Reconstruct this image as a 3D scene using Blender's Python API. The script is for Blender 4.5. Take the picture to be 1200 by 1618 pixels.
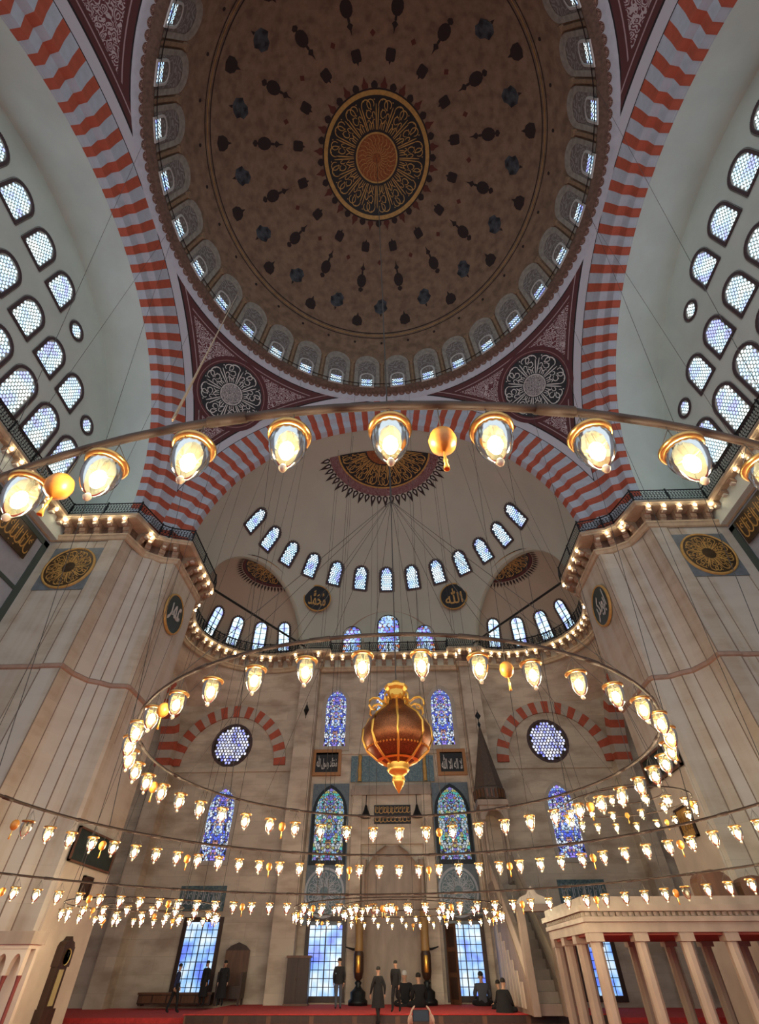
import bpy, bmesh, math, random
import numpy as np
from math import sin, cos, pi, radians, hypot, atan2, sqrt
from mathutils import Matrix, Vector

for o in list(bpy.data.objects): bpy.data.objects.remove(o)
sc = bpy.context.scene
COL = sc.collection
rnd = random.Random(7)

# ------------------------------------------------------------------ camera
CAM = dict(f=743.6, pitch=44.316, roll=0.1755, yaw=1.737, x=0.367, y=-7.4, z=1.6)
def cam_axes():
    p, r, w = radians(CAM['pitch']), radians(CAM['roll']), radians(CAM['yaw'])
    right = np.array([1, 0, 0.]); fwd = np.array([0, cos(p), sin(p)]); up = np.array([0, -sin(p), cos(p)])
    r2 = right*cos(r) - up*sin(r); u2 = up*cos(r) + right*sin(r)
    M = np.array([[cos(w), -sin(w), 0], [sin(w), cos(w), 0], [0, 0, 1]])
    return M@r2, M@u2, M@fwd
CR, CU, CF = cam_axes()
CP = np.array([CAM['x'], CAM['y'], CAM['z']])
def ray(px, py):
    v = CF + CR*(px-600)/CAM['f'] + CU*(809-py)/CAM['f']
    return v/np.linalg.norm(v)
def atz(px, py, z): v = ray(px, py); return CP + v*(z-CP[2])/v[2]
def aty(px, py, y): v = ray(px, py); return CP + v*(y-CP[1])/v[1]
def atx(px, py, x): v = ray(px, py); return CP + v*(x-CP[0])/v[0]

cd = bpy.data.cameras.new('camera'); co = bpy.data.objects.new('camera', cd); COL.objects.link(co)
cd.sensor_fit = 'HORIZONTAL'; cd.sensor_width = 36; cd.lens = CAM['f']/1200*36
cd.clip_start = 0.05; cd.clip_end = 300
m4 = Matrix.Identity(4)
for i in range(3):
    m4[i][0], m4[i][1], m4[i][2], m4[i][3] = CR[i], CU[i], -CF[i], CP[i]
co.matrix_world = m4
sc.camera = co

# ------------------------------------------------------------------ world, exposure
wd = bpy.data.worlds.new('world'); sc.world = wd; wd.use_nodes = True
bg = wd.node_tree.nodes['Background']
bg.inputs[0].default_value = (0.80, 0.92, 1.0, 1); bg.inputs[1].default_value = 0.95
vs = sc.view_settings
vs.view_transform = 'Standard'; vs.look = 'None'; vs.gamma = 1; vs.use_curve_mapping = False
vs.exposure = 0.22
sc.cycles.use_denoising = True
sc.cycles.max_bounces = 6; sc.cycles.diffuse_bounces = 3; sc.cycles.transparent_max_bounces = 12
sc.cycles.sample_clamp_indirect = 4.0
sc.cycles.caustics_reflective = False; sc.cycles.caustics_refractive = False
BULB, DAY, STAIN = 185.0, 1.6, 1.1      # lamp, daylight glass and stained glass strengths

# ------------------------------------------------------------------ helpers
def tag(o, label=None, cat=None, group=None, kind=None):
    if label: o['label'] = label
    if cat: o['category'] = cat
    if group: o['group'] = group
    if kind: o['kind'] = kind
    return o
def link(o, parent=None):
    COL.objects.link(o)
    if parent is not None: o.parent = parent
    return o
def empty(name, loc=(0, 0, 0), rz=0, parent=None):
    o = bpy.data.objects.new(name, None); o.empty_display_size = 0.2
    o.location = loc; o.rotation_euler = (0, 0, rz)
    return link(o, parent)
def inst(name, data, parent=None, mw=None, loc=None, rot=None):
    o = bpy.data.objects.new(name, data); link(o, parent)
    if mw is not None: o.matrix_basis = mw
    if loc is not None: o.location = loc
    if rot is not None: o.rotation_euler = rot
    return o
def frame(o, y, z=(0, 0, 1)):
    """matrix: local Y = y (into the wall), local Z close to z, X = y x z"""
    y = Vector(y).normalized(); z = Vector(z); x = y.cross(z).normalized(); z = x.cross(y)
    M = Matrix.Identity(4)
    for i in range(3): M[i][0], M[i][1], M[i][2], M[i][3] = x[i], y[i], z[i], o[i]
    return M
class MB:
    def __init__(s): s.v = []; s.f = []; s.m = []; s.mi = 0
    def add(s, vs_, fs, mi=None):
        b = len(s.v); s.v += [tuple(map(float, p)) for p in vs_]
        for q in fs: s.f.append([i+b for i in q]); s.m.append(s.mi if mi is None else mi)
    def box(s, x0, x1, y0, y1, z0, z1, mi=None):
        s.add([(x0,y0,z0),(x1,y0,z0),(x1,y1,z0),(x0,y1,z0),(x0,y0,z1),(x1,y0,z1),(x1,y1,z1),(x0,y1,z1)],
              [(0,3,2,1),(4,5,6,7),(0,1,5,4),(1,2,6,5),(2,3,7,6),(3,0,4,7)], mi)
    def grid(s, rows, closed=False, mi=None):
        n = len(rows[0]); vv = [p for r in rows for p in r]; ff = []
        for i in range(len(rows)-1):
            for j in range(n if closed else n-1):
                k = (j+1) % n
                ff.append((i*n+j, i*n+k, (i+1)*n+k, (i+1)*n+j))
        s.add(vv, ff, mi)
    def lathe(s, prof, n=16, c=(0, 0, 0), mi=None, a0=0, a1=2*pi):
        full = abs(a1-a0-2*pi) < 1e-6
        m = n if full else n+1
        rows = [[(c[0]+r*cos(a0+(a1-a0)*k/n), c[1]+r*sin(a0+(a1-a0)*k/n), c[2]+z) for k in range(m)] for r, z in prof]
        s.grid(rows, full, mi)
    def tube(s, pts, r, n=6, mi=None, closed=False):
        pts = [Vector(p) for p in pts]; rows = []; N = len(pts)
        rr = r if isinstance(r, (list, tuple)) else [r]*N
        for i, p in enumerate(pts):
            a = pts[(i-1) % N] if (closed or i > 0) else p
            b = pts[(i+1) % N] if (closed or i < N-1) else p
            t = (b-a)
            t = t.normalized() if t.length > 1e-9 else Vector((0, 0, 1))
            ref = Vector((0, 0, 1)) if abs(t.z) < 0.95 else Vector((1, 0, 0))
            u = t.cross(ref).normalized(); w = t.cross(u)
            rows.append([tuple(p+(u*cos(2*pi*k/n)+w*sin(2*pi*k/n))*rr[i]) for k in range(n)])
        if closed: rows.append(rows[0])
        b0 = len(s.v)
        s.grid(rows, True, mi)
        if not closed:
            s.f.append([b0+k for k in range(n)][::-1]); s.m.append(s.mi if mi is None else mi)
            e = b0+(len(rows)-1)*n
            s.f.append([e+k for k in range(n)]); s.m.append(s.mi if mi is None else mi)
    def prism(s, poly, z0, z1, mi=None):
        n = len(poly)
        s.add([(x, y, z0) for x, y in poly]+[(x, y, z1) for x, y in poly],
              [tuple(range(n))[::-1], tuple(range(n, 2*n))]+[(i, (i+1) % n, n+(i+1) % n, n+i) for i in range(n)], mi)
    def extr(s, poly, fn, d0, d1, mi=None):
        """poly 2D, fn(a,b,d)->xyz"""
        n = len(poly)
        s.add([fn(a, b, d0) for a, b in poly]+[fn(a, b, d1) for a, b in poly],
              [tuple(range(n))[::-1], tuple(range(n, 2*n))]+[(i, (i+1) % n, n+(i+1) % n, n+i) for i in range(n)], mi)
    def data(s, name, mats, smooth=False):
        me = bpy.data.meshes.new(name); me.from_pydata(s.v, [], s.f)
        for m in (mats if isinstance(mats, (list, tuple)) else [mats]): me.materials.append(m)
        me.polygons.foreach_set('material_index', s.m)
        if smooth: me.polygons.foreach_set('use_smooth', [True]*len(me.polygons))
        me.update(); return me
    def obj(s, name, mats, parent=None, smooth=False, fix=False):
        me = s.data(name, mats, smooth)
        if fix:
            bm = bmesh.new(); bm.from_mesh(me); bmesh.ops.recalc_face_normals(bm, faces=bm.faces); bm.to_mesh(me); bm.free()
        return inst(name, me, parent)

# ------------------------------------------------------------------ materials
def nodes(name):
    m = bpy.data.materials.new(name); m.use_nodes = True
    nt = m.node_tree; return m, nt, nt.nodes['Principled BSDF']
def mat(name, col, rough=0.7, metal=0.0, var=0.0, scale=3.0, col2=None, bump=0.0, stretch=None):
    m, nt, b = nodes(name)
    b.inputs['Base Color'].default_value = (*col, 1); b.inputs['Roughness'].default_value = rough; b.inputs['Metallic'].default_value = metal
    if var or col2:
        tc = nt.nodes.new('ShaderNodeTexCoord'); no = nt.nodes.new('ShaderNodeTexNoise'); mp = nt.nodes.new('ShaderNodeMapping')
        no.inputs['Scale'].default_value = scale; no.inputs['Detail'].default_value = 5
        if stretch: mp.inputs['Scale'].default_value = stretch
        mx = nt.nodes.new('ShaderNodeMix'); mx.data_type = 'RGBA'
        c2 = col2 or tuple(c*(1-var) for c in col)
        mx.inputs[6].default_value = (*col, 1); mx.inputs[7].default_value = (*c2, 1)
        rp = nt.nodes.new('ShaderNodeValToRGB'); rp.color_ramp.elements[0].position = 0.35; rp.color_ramp.elements[1].position = 0.68
        nt.links.new(tc.outputs['Object'], mp.inputs[0]); nt.links.new(mp.outputs[0], no.inputs['Vector'])
        nt.links.new(no.outputs['Fac'], rp.inputs[0]); nt.links.new(rp.outputs[0], mx.inputs[0])
        nt.links.new(mx.outputs[2], b.inputs['Base Color'])
        if bump:
            bp = nt.nodes.new('ShaderNodeBump'); bp.inputs['Strength'].default_value = bump
            nt.links.new(no.outputs['Fac'], bp.inputs['Height']); nt.links.new(bp.outputs[0], b.inputs['Normal'])
    return m
def emit(name, col, st, base=(0.8, 0.8, 0.8)):
    m, nt, b = nodes(name)
    b.inputs['Base Color'].default_value = (*base, 1)
    b.inputs['Emission Color'].default_value = (*col, 1); b.inputs['Emission Strength'].default_value = st
    return m
def stone(name, c1, c2, c3, bw=1.5, bh=0.62, mort=0.012, streak=None, amt=0.55):
    """coursed ashlar: block tone, soft veins, thin joints"""
    m, nt, b = nodes(name); N = nt.nodes.new; L = nt.links.new
    tc = N('ShaderNodeTexCoord'); sp = N('ShaderNodeSeparateXYZ'); L(tc.outputs['Object'], sp.inputs[0])
    ad = N('ShaderNodeMath'); ad.operation = 'ADD'; L(sp.outputs[0], ad.inputs[0]); L(sp.outputs[1], ad.inputs[1])
    cb = N('ShaderNodeCombineXYZ'); L(ad.outputs[0], cb.inputs[0]); L(sp.outputs[2], cb.inputs[1])
    br = N('ShaderNodeTexBrick'); L(cb.outputs[0], br.inputs['Vector'])
    br.inputs['Scale'].default_value = 1; br.inputs['Brick Width'].default_value = bw; br.inputs['Row Height'].default_value = bh
    br.inputs['Mortar Size'].default_value = mort; br.inputs['Mortar Smooth'].default_value = 0.6
    br.inputs['Color1'].default_value = (*c1, 1); br.inputs['Color2'].default_value = (*c2, 1)
    br.inputs['Mortar'].default_value = (*[c*0.72 for c in c1], 1)
    no = N('ShaderNodeTexNoise'); no.inputs['Scale'].default_value = 0.9; no.inputs['Detail'].default_value = 6
    mp = N('ShaderNodeMapping'); mp.inputs['Scale'].default_value = (0.6, 0.6, 1.6); L(tc.outputs['Object'], mp.inputs[0]); L(mp.outputs[0], no.inputs['Vector'])
    rp = N('ShaderNodeValToRGB'); rp.color_ramp.elements[0].position = 0.42; rp.color_ramp.elements[1].position = 0.66; L(no.outputs['Fac'], rp.inputs[0])
    mx = N('ShaderNodeMix'); mx.data_type = 'RGBA'; L(rp.outputs[0], mx.inputs[0]); L(br.outputs['Color'], mx.inputs[6]); mx.inputs[7].default_value = (*c3, 1)
    fa = N('ShaderNodeMath'); fa.operation = 'MULTIPLY'; fa.inputs[1].default_value = 0.55; L(rp.outputs[0], fa.inputs[0]); L(fa.outputs[0], mx.inputs[0])
    fa.inputs[1].default_value = amt
    out_ = mx
    if streak:      # veined slabs set upright: broad vertical bands of greyer stone
        n2 = N('ShaderNodeTexNoise'); n2.inputs['Scale'].default_value = 1.0; n2.inputs['Detail'].default_value = 3
        m2 = N('ShaderNodeMapping'); m2.inputs['Scale'].default_value = (1.15, 1.15, 0.05); L(tc.outputs['Object'], m2.inputs[0]); L(m2.outputs[0], n2.inputs['Vector'])
        r2 = N('ShaderNodeValToRGB'); r2.color_ramp.elements[0].position = 0.44; r2.color_ramp.elements[1].position = 0.58; L(n2.outputs['Fac'], r2.inputs[0])
        f2 = N('ShaderNodeMath'); f2.operation = 'MULTIPLY'; f2.inputs[1].default_value = 0.6; L(r2.outputs[0], f2.inputs[0])
        x2 = N('ShaderNodeMix'); x2.data_type = 'RGBA'; L(f2.outputs[0], x2.inputs[0]); L(mx.outputs[2], x2.inputs[6]); x2.inputs[7].default_value = (*streak, 1); out_ = x2
    L(out_.outputs[2], b.inputs['Base Color']); b.inputs['Roughness'].default_value = 0.6
    return m
def day_glass(name, st, c1=(0.50, 0.80, 0.98), c2=(0.92, 1.0, 0.98), c3=(0.36, 0.40, 1.0), scale=1.1):
    m, nt, b = nodes(name); N = nt.nodes.new; L = nt.links.new
    tc = N('ShaderNodeTexCoord'); no = N('ShaderNodeTexNoise'); no.inputs['Scale'].default_value = scale
    oi = N('ShaderNodeObjectInfo'); va = N('ShaderNodeVectorMath'); va.operation = 'ADD'
    L(tc.outputs['Object'], va.inputs[0]); L(oi.outputs['Location'], va.inputs[1]); L(va.outputs[0], no.inputs['Vector'])
    rp = N('ShaderNodeValToRGB'); e = rp.color_ramp.elements
    e[0].position = 0.36; e[0].color = (*c3, 1); e[1].position = 0.66; e[1].color = (*c2, 1)
    k = e.new(0.47); k.color = (*c1, 1)
    L(no.outputs['Fac'], rp.inputs[0]); L(rp.outputs[0], b.inputs['Emission Color']); b.inputs['Emission Strength'].default_value = st
    b.inputs['Base Color'].default_value = (0.3, 0.35, 0.4, 1); b.inputs['Roughness'].default_value = 0.2
    return m
def stained(name, st, pal, scale=5.5, edge=0.06):
    """leaded stained glass: flat coloured pieces between dark cames"""
    m, nt, b = nodes(name); N = nt.nodes.new; L = nt.links.new
    tc = N('ShaderNodeTexCoord'); v1 = N('ShaderNodeTexVoronoi'); v2 = N('ShaderNodeTexVoronoi'); v2.feature = 'DISTANCE_TO_EDGE'
    ab = N('ShaderNodeVectorMath'); ab.operation = 'ABSOLUTE'; L(tc.outputs['Object'], ab.inputs[0])
    for v in (v1, v2): v.inputs['Scale'].default_value = scale; v.inputs['Randomness'].default_value = 0.9; L(ab.outputs[0], v.inputs['Vector'])
    sp = N('ShaderNodeSeparateColor'); L(v1.outputs['Color'], sp.inputs[0])
    rp = N('ShaderNodeValToRGB'); rp.color_ramp.interpolation = 'CONSTANT'; e = rp.color_ramp.elements
    e[0].position = 0; e[0].color = (*pal[0], 1); e[1].position = 1/len(pal); e[1].color = (*pal[1], 1)
    for i, c in enumerate(pal[2:]): k = e.new((i+2)/len(pal)); k.color = (*c, 1)
    L(sp.outputs[0], rp.inputs[0])
    gt = N('ShaderNodeMath'); gt.operation = 'GREATER_THAN'; gt.inputs[1].default_value = edge; L(v2.outputs['Distance'], gt.inputs[0])
    mu = N('ShaderNodeMath'); mu.operation = 'MULTIPLY'; mu.inputs[1].default_value = st; L(gt.outputs[0], mu.inputs[0])
    L(rp.outputs[0], b.inputs['Emission Color']); L(mu.outputs[0], b.inputs['Emission Strength'])
    b.inputs['Base Color'].default_value = (0.03, 0.03, 0.05, 1)
    return m
def arabesque(name, bgc, fgc, scale=2.2, th=0.09, extra=None):
    """painted scroll ornament: pale curling lines on a dark ground"""
    m, nt, b = nodes(name); N = nt.nodes.new; L = nt.links.new
    tc = N('ShaderNodeTexCoord'); v = N('ShaderNodeTexVoronoi'); v.feature = 'F1'; v.inputs['Scale'].default_value = scale
    no = N('ShaderNodeTexNoise'); no.inputs['Scale'].default_value = scale*1.3; no.inputs['Detail'].default_value = 1
    ms = N('ShaderNodeVectorMath'); ms.operation = 'MULTIPLY_ADD'; ms.inputs[1].default_value = (0.35, 0.35, 0.35)
    L(tc.outputs['Object'], no.inputs['Vector']); L(no.outputs['Color'], ms.inputs[0]); L(tc.outputs['Object'], ms.inputs[2]); L(ms.outputs[0], v.inputs['Vector'])
    mu = N('ShaderNodeMath'); mu.operation = 'MULTIPLY'; mu.inputs[1].default_value = 26; L(v.outputs['Distance'], mu.inputs[0])
    sn = N('ShaderNodeMath'); sn.operation = 'SINE'; L(mu.outputs[0], sn.inputs[0])
    gt = N('ShaderNodeMath'); gt.operation = 'GREATER_THAN'; gt.inputs[1].default_value = th; L(sn.outputs[0], gt.inputs[0])
    mx = N('ShaderNodeMix'); mx.data_type = 'RGBA'; mx.inputs[6].default_value = (*bgc, 1); mx.inputs[7].default_value = (*fgc, 1)
    L(gt.outputs[0], mx.inputs[0]); L(mx.outputs[2], b.inputs['Base Color']); b.inputs['Roughness'].default_value = 0.8
    return m, nt, mx, b, tc

M = {}
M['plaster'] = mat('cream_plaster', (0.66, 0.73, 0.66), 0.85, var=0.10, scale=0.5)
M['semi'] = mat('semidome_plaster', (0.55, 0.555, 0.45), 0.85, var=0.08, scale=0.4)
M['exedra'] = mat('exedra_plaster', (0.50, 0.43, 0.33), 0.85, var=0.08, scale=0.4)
M['domep'] = mat('dome_plaster', (0.315, 0.205, 0.13), 0.9, col2=(0.19, 0.12, 0.076), scale=1.6)
M['pier'] = stone('pier_marble', (0.57, 0.49, 0.38), (0.50, 0.44, 0.35), (0.40, 0.31, 0.22), 2.6, 1.15, 0.006, streak=(0.60, 0.57, 0.51), amt=0.75)
M['qibla'] = stone('qibla_marble', (0.66, 0.56, 0.43), (0.56, 0.47, 0.36), (0.36, 0.27, 0.19), 1.7, 0.75, 0.012, amt=0.8)
M['pale'] = mat('pale_marble', (0.68, 0.59, 0.47), 0.5, var=0.15, scale=1.2)
M['marble'] = mat('platform_marble', (0.38, 0.295, 0.225), 0.5, var=0.30, scale=2.0, stretch=(1, 1, 0.4))
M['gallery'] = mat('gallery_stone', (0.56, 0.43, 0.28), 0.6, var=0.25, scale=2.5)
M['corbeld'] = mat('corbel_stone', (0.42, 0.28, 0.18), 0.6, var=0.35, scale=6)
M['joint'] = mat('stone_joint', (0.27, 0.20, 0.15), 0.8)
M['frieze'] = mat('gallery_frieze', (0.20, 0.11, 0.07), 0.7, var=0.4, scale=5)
M['red'] = mat('red_voussoir', (0.50, 0.105, 0.055), 0.75, var=0.22, scale=2.5)
M['white'] = mat('white_voussoir', (0.50, 0.54, 0.60), 0.75, var=0.14, scale=2.5)
M['whiteband'] = mat('white_band', (0.55, 0.57, 0.62), 0.75, var=0.12, scale=3)
M['black'] = mat('black_paint', (0.012, 0.012, 0.014), 0.6)
M['iron'] = mat('black_iron', (0.02, 0.022, 0.024), 0.45, 0.6)
M['bronze'] = mat('bronze_pipe', (0.055, 0.032, 0.022), 0.6, 0.3, var=0.3, scale=9)
M['cable'] = mat('steel_cable', (0.06, 0.05, 0.042), 0.7, 0.0)
M['rope'] = mat('hemp_rope', (0.32, 0.23, 0.15), 0.9)
M['brass'] = mat('brass', (0.62, 0.36, 0.12), 0.3, 0.9, var=0.25, scale=20)
M['gold'] = mat('gold_leaf', (0.95, 0.52, 0.10), 0.32, 0.75)
M['goldpaint'] = mat('gold_paint', (0.62, 0.36, 0.10), 0.55, 0.1, var=0.25, scale=4)
M['copper'] = mat('copper_lattice', (0.30, 0.10, 0.035), 0.38, 0.75, col2=(0.14, 0.05, 0.02), scale=60)
M['maroon'] = mat('maroon_paint', (0.10, 0.028, 0.030), 0.8)
M['orangep'] = mat('orange_rosette', (0.42, 0.13, 0.04), 0.8, col2=(0.20, 0.06, 0.02), scale=9)
M['motifd'] = mat('dark_motif', (0.035, 0.022, 0.02), 0.85)
M['motifr'] = mat('red_motif', (0.13, 0.038, 0.025), 0.85)
M['motifb'] = mat('slate_motif', (0.085, 0.095, 0.105), 0.85, col2=(0.02, 0.02, 0.025), scale=2.2)
M['ivory'] = mat('ivory_paint', (0.62, 0.60, 0.56), 0.8)
M['green'] = mat('green_roundel', (0.02, 0.035, 0.028), 0.4, var=0.4, scale=4)
M['brownroundel'] = mat('brown_roundel', (0.06, 0.032, 0.012), 0.4, var=0.5, scale=3)
M['slate'] = mat('blue_grey_slab', (0.17, 0.20, 0.22), 0.5, var=0.3, scale=3)
M['panelgrey'] = mat('grey_marble_panel', (0.42, 0.45, 0.50), 0.5, var=0.2, scale=1.2)
M['verd'] = mat('green_border', (0.06, 0.085, 0.075), 0.5)
M['frame'] = mat('window_border', (0.075, 0.048, 0.052), 0.8)
M['lattice'] = mat('window_lattice', (0.10, 0.18, 0.30), 0.7)
M['teal'] = mat('teal_tile', (0.055, 0.10, 0.12), 0.25, col2=(0.14, 0.20, 0.20), scale=9)
M['tile'] = mat('slate_tile', (0.12, 0.14, 0.15), 0.3, col2=(0.07, 0.09, 0.11), scale=7)
M['wood'] = mat('dark_wood', (0.055, 0.025, 0.015), 0.45, var=0.4, scale=5, stretch=(1, 1, 0.15))
M['wood2'] = mat('brown_wood', (0.16, 0.07, 0.035), 0.45, var=0.35, scale=5, stretch=(1, 1, 0.15))
M['carpet'] = mat('red_carpet', (0.60, 0.05, 0.045), 0.95, var=0.25, scale=6)
M['spire'] = mat('spire_lead', (0.10, 0.07, 0.05), 0.5, var=0.3, scale=8)
M['day'] = day_glass('daylight_glass', DAY)
M['day2'] = day_glass('daylight_glass_small', DAY*0.8, scale=2.0)
M['dayblue'] = day_glass('daylight_pane_blue', DAY*0.55, (0.26, 0.55, 1.0), (0.80, 0.93, 1.0), (0.10, 0.20, 1.0), 1.1)
BLU = [(0.10, 0.16, 0.85), (0.75, 0.85, 1.0), (0.20, 0.35, 0.95), (0.55, 0.75, 0.95), (0.35, 0.25, 0.9), (0.85, 0.85, 0.9), (0.08, 0.10, 0.5), (0.6, 0.3, 0.25)]
MUL = [(0.15, 0.2, 0.8), (0.65, 0.75, 0.85), (0.55, 0.55, 0.15), (0.3, 0.55, 0.85), (0.25, 0.2, 0.7), (0.75, 0.8, 0.75), (0.1, 0.65, 0.6), (0.5, 0.25, 0.1)]
M['stb'] = stained('stained_blue', STAIN*0.8, BLU, 6.5, 0.085)
M['stm'] = stained('stained_mixed', STAIN*0.55, MUL, 6.5, 0.085)
M['stc'] = stained('stained_cyan', STAIN*0.8, [(0.35, 0.2, 0.8), (0.5, 0.8, 1.0), (0.8, 0.25, 0.08), (0.6, 0.9, 1.0), (0.2, 0.3, 0.9), (0.7, 0.9, 1.0)], 4.0, 0.07)
M['rosew'] = stained('stained_rose', STAIN*1.0, [(0.85, 0.88, 1.0), (0.18, 0.2, 0.75), (0.9, 0.9, 1.0), (0.55, 0.6, 0.95), (0.95, 0.8, 0.8), (0.1, 0.1, 0.35)], 3.6, 0.1)
M['bulb'] = emit('bulb_light', (1.0, 0.86, 0.60), BULB)
M['smallbulb'] = emit('gallery_bulb_light', (1.0, 0.84, 0.56), 38.0)
M['cloth_b'] = mat('black_cloth', (0.012, 0.012, 0.014), 0.9)
M['cloth_n'] = mat('navy_cloth', (0.02, 0.03, 0.09), 0.9)
M['cloth_g'] = mat('grey_cloth', (0.07, 0.08, 0.10), 0.9)
M['skin'] = mat('skin', (0.55, 0.32, 0.21), 0.6)
M['hair'] = mat('dark_hair', (0.015, 0.012, 0.010), 0.7)
M['cap'] = mat('white_cap', (0.6, 0.6, 0.58), 0.9)
M['glassd'] = mat('dark_glass', (0.02, 0.02, 0.022), 0.1)
M['eggm'] = mat('egg_orange', (0.72, 0.30, 0.05), 0.4, col2=(0.50, 0.16, 0.02), scale=14)
M['wax'] = mat('candle_wax', (0.34, 0.20, 0.07), 0.5)
def lampglass():
    m, nt, b = nodes('lamp_glass'); N = nt.nodes.new; L = nt.links.new
    tr = N('ShaderNodeBsdfTransparent'); tr.inputs[0].default_value = (1, 0.96, 0.86, 1)
    tl = N('ShaderNodeBsdfTranslucent'); tl.inputs[0].default_value = (0.92, 0.84, 0.50, 1)
    gl = N('ShaderNodeBsdfGlossy'); gl.inputs['Roughness'].default_value = 0.12
    a = N('ShaderNodeMixShader'); a.inputs[0].default_value = 0.028; c = N('ShaderNodeMixShader')
    fr = N('ShaderNodeLayerWeight'); fr.inputs[0].default_value = 0.25
    L(tr.outputs[0], a.inputs[1]); L(tl.outputs[0], a.inputs[2]); L(a.outputs[0], c.inputs[1]); L(gl.outputs[0], c.inputs[2]); L(fr.outputs['Fresnel'], c.inputs[0])
    L(c.outputs[0], nt.nodes['Material Output'].inputs[0]); nt.nodes.remove(b)
    return m
M['lampglass'] = lampglass()

# ------------------------------------------------------------------ flat ornament in 2D, mapped on a surface
def plane_map(o, ex, ey, n):
    o, ex, ey, n = (np.array(v, float) for v in (o, ex, ey, n))
    return lambda a, b, off: o+ex*a+ey*b+n*off
def dome_map(o, ex, ey, c, rad, inward=True):
    """tangent-plane point pushed along the ray from c onto an ellipsoid of radii rad, off metres inside it"""
    o, ex, ey, c = (np.array(v, float) for v in (o, ex, ey, c)); rad = np.array(rad, float)
    def f(a, b, off):
        d = o+ex*a+ey*b-c
        t = 1/np.linalg.norm(d/rad)
        return c+d*t*(1-off/np.linalg.norm(d*t))
    return f
def on_dome(c, rad, az, el):
    """frame on an ellipsoid: az clockwise from +Y, el elevation angle parameter; returns point, right, up, outward"""
    c = np.array(c, float); ca, sa, ce, se = cos(az), sin(az), cos(el), sin(el)
    p = c+np.array(rad)*np.array([sa*ce, ca*ce, se])
    up = np.array(rad)*np.array([-sa*se, -ca*se, ce]); up /= np.linalg.norm(up)
    right = np.array([ca, -sa, 0.])
    out = np.cross(up, right)*-1
    out = np.cross(right, up)
    if out@(p-c) < 0: out = -out
    return p, right, up, out
class D2:
    def __init__(s): s.p = []
    def ring(s, r0, r1, n=48, a0=0, a1=2*pi, k=1):
        for i in range(n):
            for j in range(k):
                ra, rb = r0+(r1-r0)*j/k, r0+(r1-r0)*(j+1)/k
                t0, t1 = a0+(a1-a0)*i/n, a0+(a1-a0)*(i+1)/n
                q = [(ra*cos(t0), ra*sin(t0)), (rb*cos(t0), rb*sin(t0)), (rb*cos(t1), rb*sin(t1)), (ra*cos(t1), ra*sin(t1))]
                if ra < 1e-6: q = q[1:]; q[0:0] = [(0, 0)]; q = [q[0], q[1], q[2]]
                s.p.append(q)
        return s
    def stroke(s, pts, w, taper=True):
        pts = [np.array(p, float) for p in pts]; n = len(pts); L = []
        for i, p in enumerate(pts):
            t = pts[min(i+1, n-1)]-pts[max(i-1, 0)]; t = t/(np.linalg.norm(t)+1e-9)
            u = i/(n-1); ww = w*(0.45+0.55*sin(pi*min(1, max(0, u*0.9+0.08)))) if taper else w
            nn = np.array([-t[1], t[0]])*ww/2; L.append((p+nn, p-nn))
        for i in range(n-1): s.p.append([L[i][0], L[i][1], L[i+1][1], L[i+1][0]])
        return s
    def diamond(s, x, y, r): s.p.append([(x-r, y), (x, y-r), (x+r, y), (x, y+r)]); return s
    def poly(s, pts): s.p.append(pts); return s
    def obj(s, name, mp, off, m, parent=None, kind=None):
        mb = MB()
        for q in s.p: mb.add([mp(float(a), float(b), off) for a, b in q], [tuple(range(len(q)))])
        o = mb.obj(name, m, parent)
        if kind: o['kind'] = kind
        return o
def arc(cx, cy, r, a0, a1, n=9, ry=None):
    ry = ry or r
    return [(cx+r*cos(radians(a0+(a1-a0)*i/(n-1))), cy+ry*sin(radians(a0+(a1-a0)*i/(n-1)))) for i in range(n)]
def callig_ring(d, r0, r1, n, w, seed, a0=0, a1=2*pi):
    """interlaced lettering round a medallion: tall radial shafts, bowls along the rim, dots"""
    R = random.Random(seed); h = r1-r0; da = (a1-a0)/n
    def P(u, v, i): a = a0+da*(i+u); r = r0+h*v; return (r*cos(a), r*sin(a))
    for i in range(n):
        k = R.randint(0, 2)
        d.stroke([P(0.06, t, i) for t in (0.02, 0.3, 0.6, 0.80)], w)
        d.stroke([P(0.20+0.03*k*t, t, i) for t in (0.02, 0.3, 0.6, 0.72)], w)
        # great looping letter along the rim
        d.stroke([P(0.20+0.30*(1-cos(t))*0.9, 0.72+0.24*sin(t), i) for t in np.linspace(0, 3.6, 12)], w)
        d.stroke([P(0.74+0.20*cos(t), 0.80+0.15*sin(t), i) for t in np.linspace(-0.6, 4.6, 11)], w*0.9)
        d.stroke([P(0.55+0.17*cos(t), 0.50+0.13*sin(t), i) for t in np.linspace(0.4, 6.0, 11)], w*0.85)
        d.stroke([P(0.34+0.62*t, 0.27+0.07*sin(9*t+k), i) for t in np.linspace(0, 1, 9)], w*0.9)
        d.stroke([P(0.40+0.08*t, 0.04+0.2*t, i) for t in np.linspace(0, 1, 4)], w*0.8)
        d.stroke([P(0.60, t, i) for t in (0.03, 0.15, 0.24)], w*0.8)
        d.stroke([P(0.80, t, i) for t in (0.03, 0.15, 0.30)], w*0.8)
        d.stroke([P(0.88+0.10*cos(t), 0.46+0.10*sin(t), i) for t in np.linspace(0, 4.4, 8)], w*0.8)
        for q in range(3):
            x, y = P(0.46+0.15*q, 0.64+0.04*(q % 2), i); d.diamond(x, y, w*0.55)
        x, y = P(0.97, 0.93, i); d.diamond(x, y, w*0.7)
        x, y = P(0.40, 0.92, i); d.diamond(x, y, w*0.6)
    return d
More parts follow.
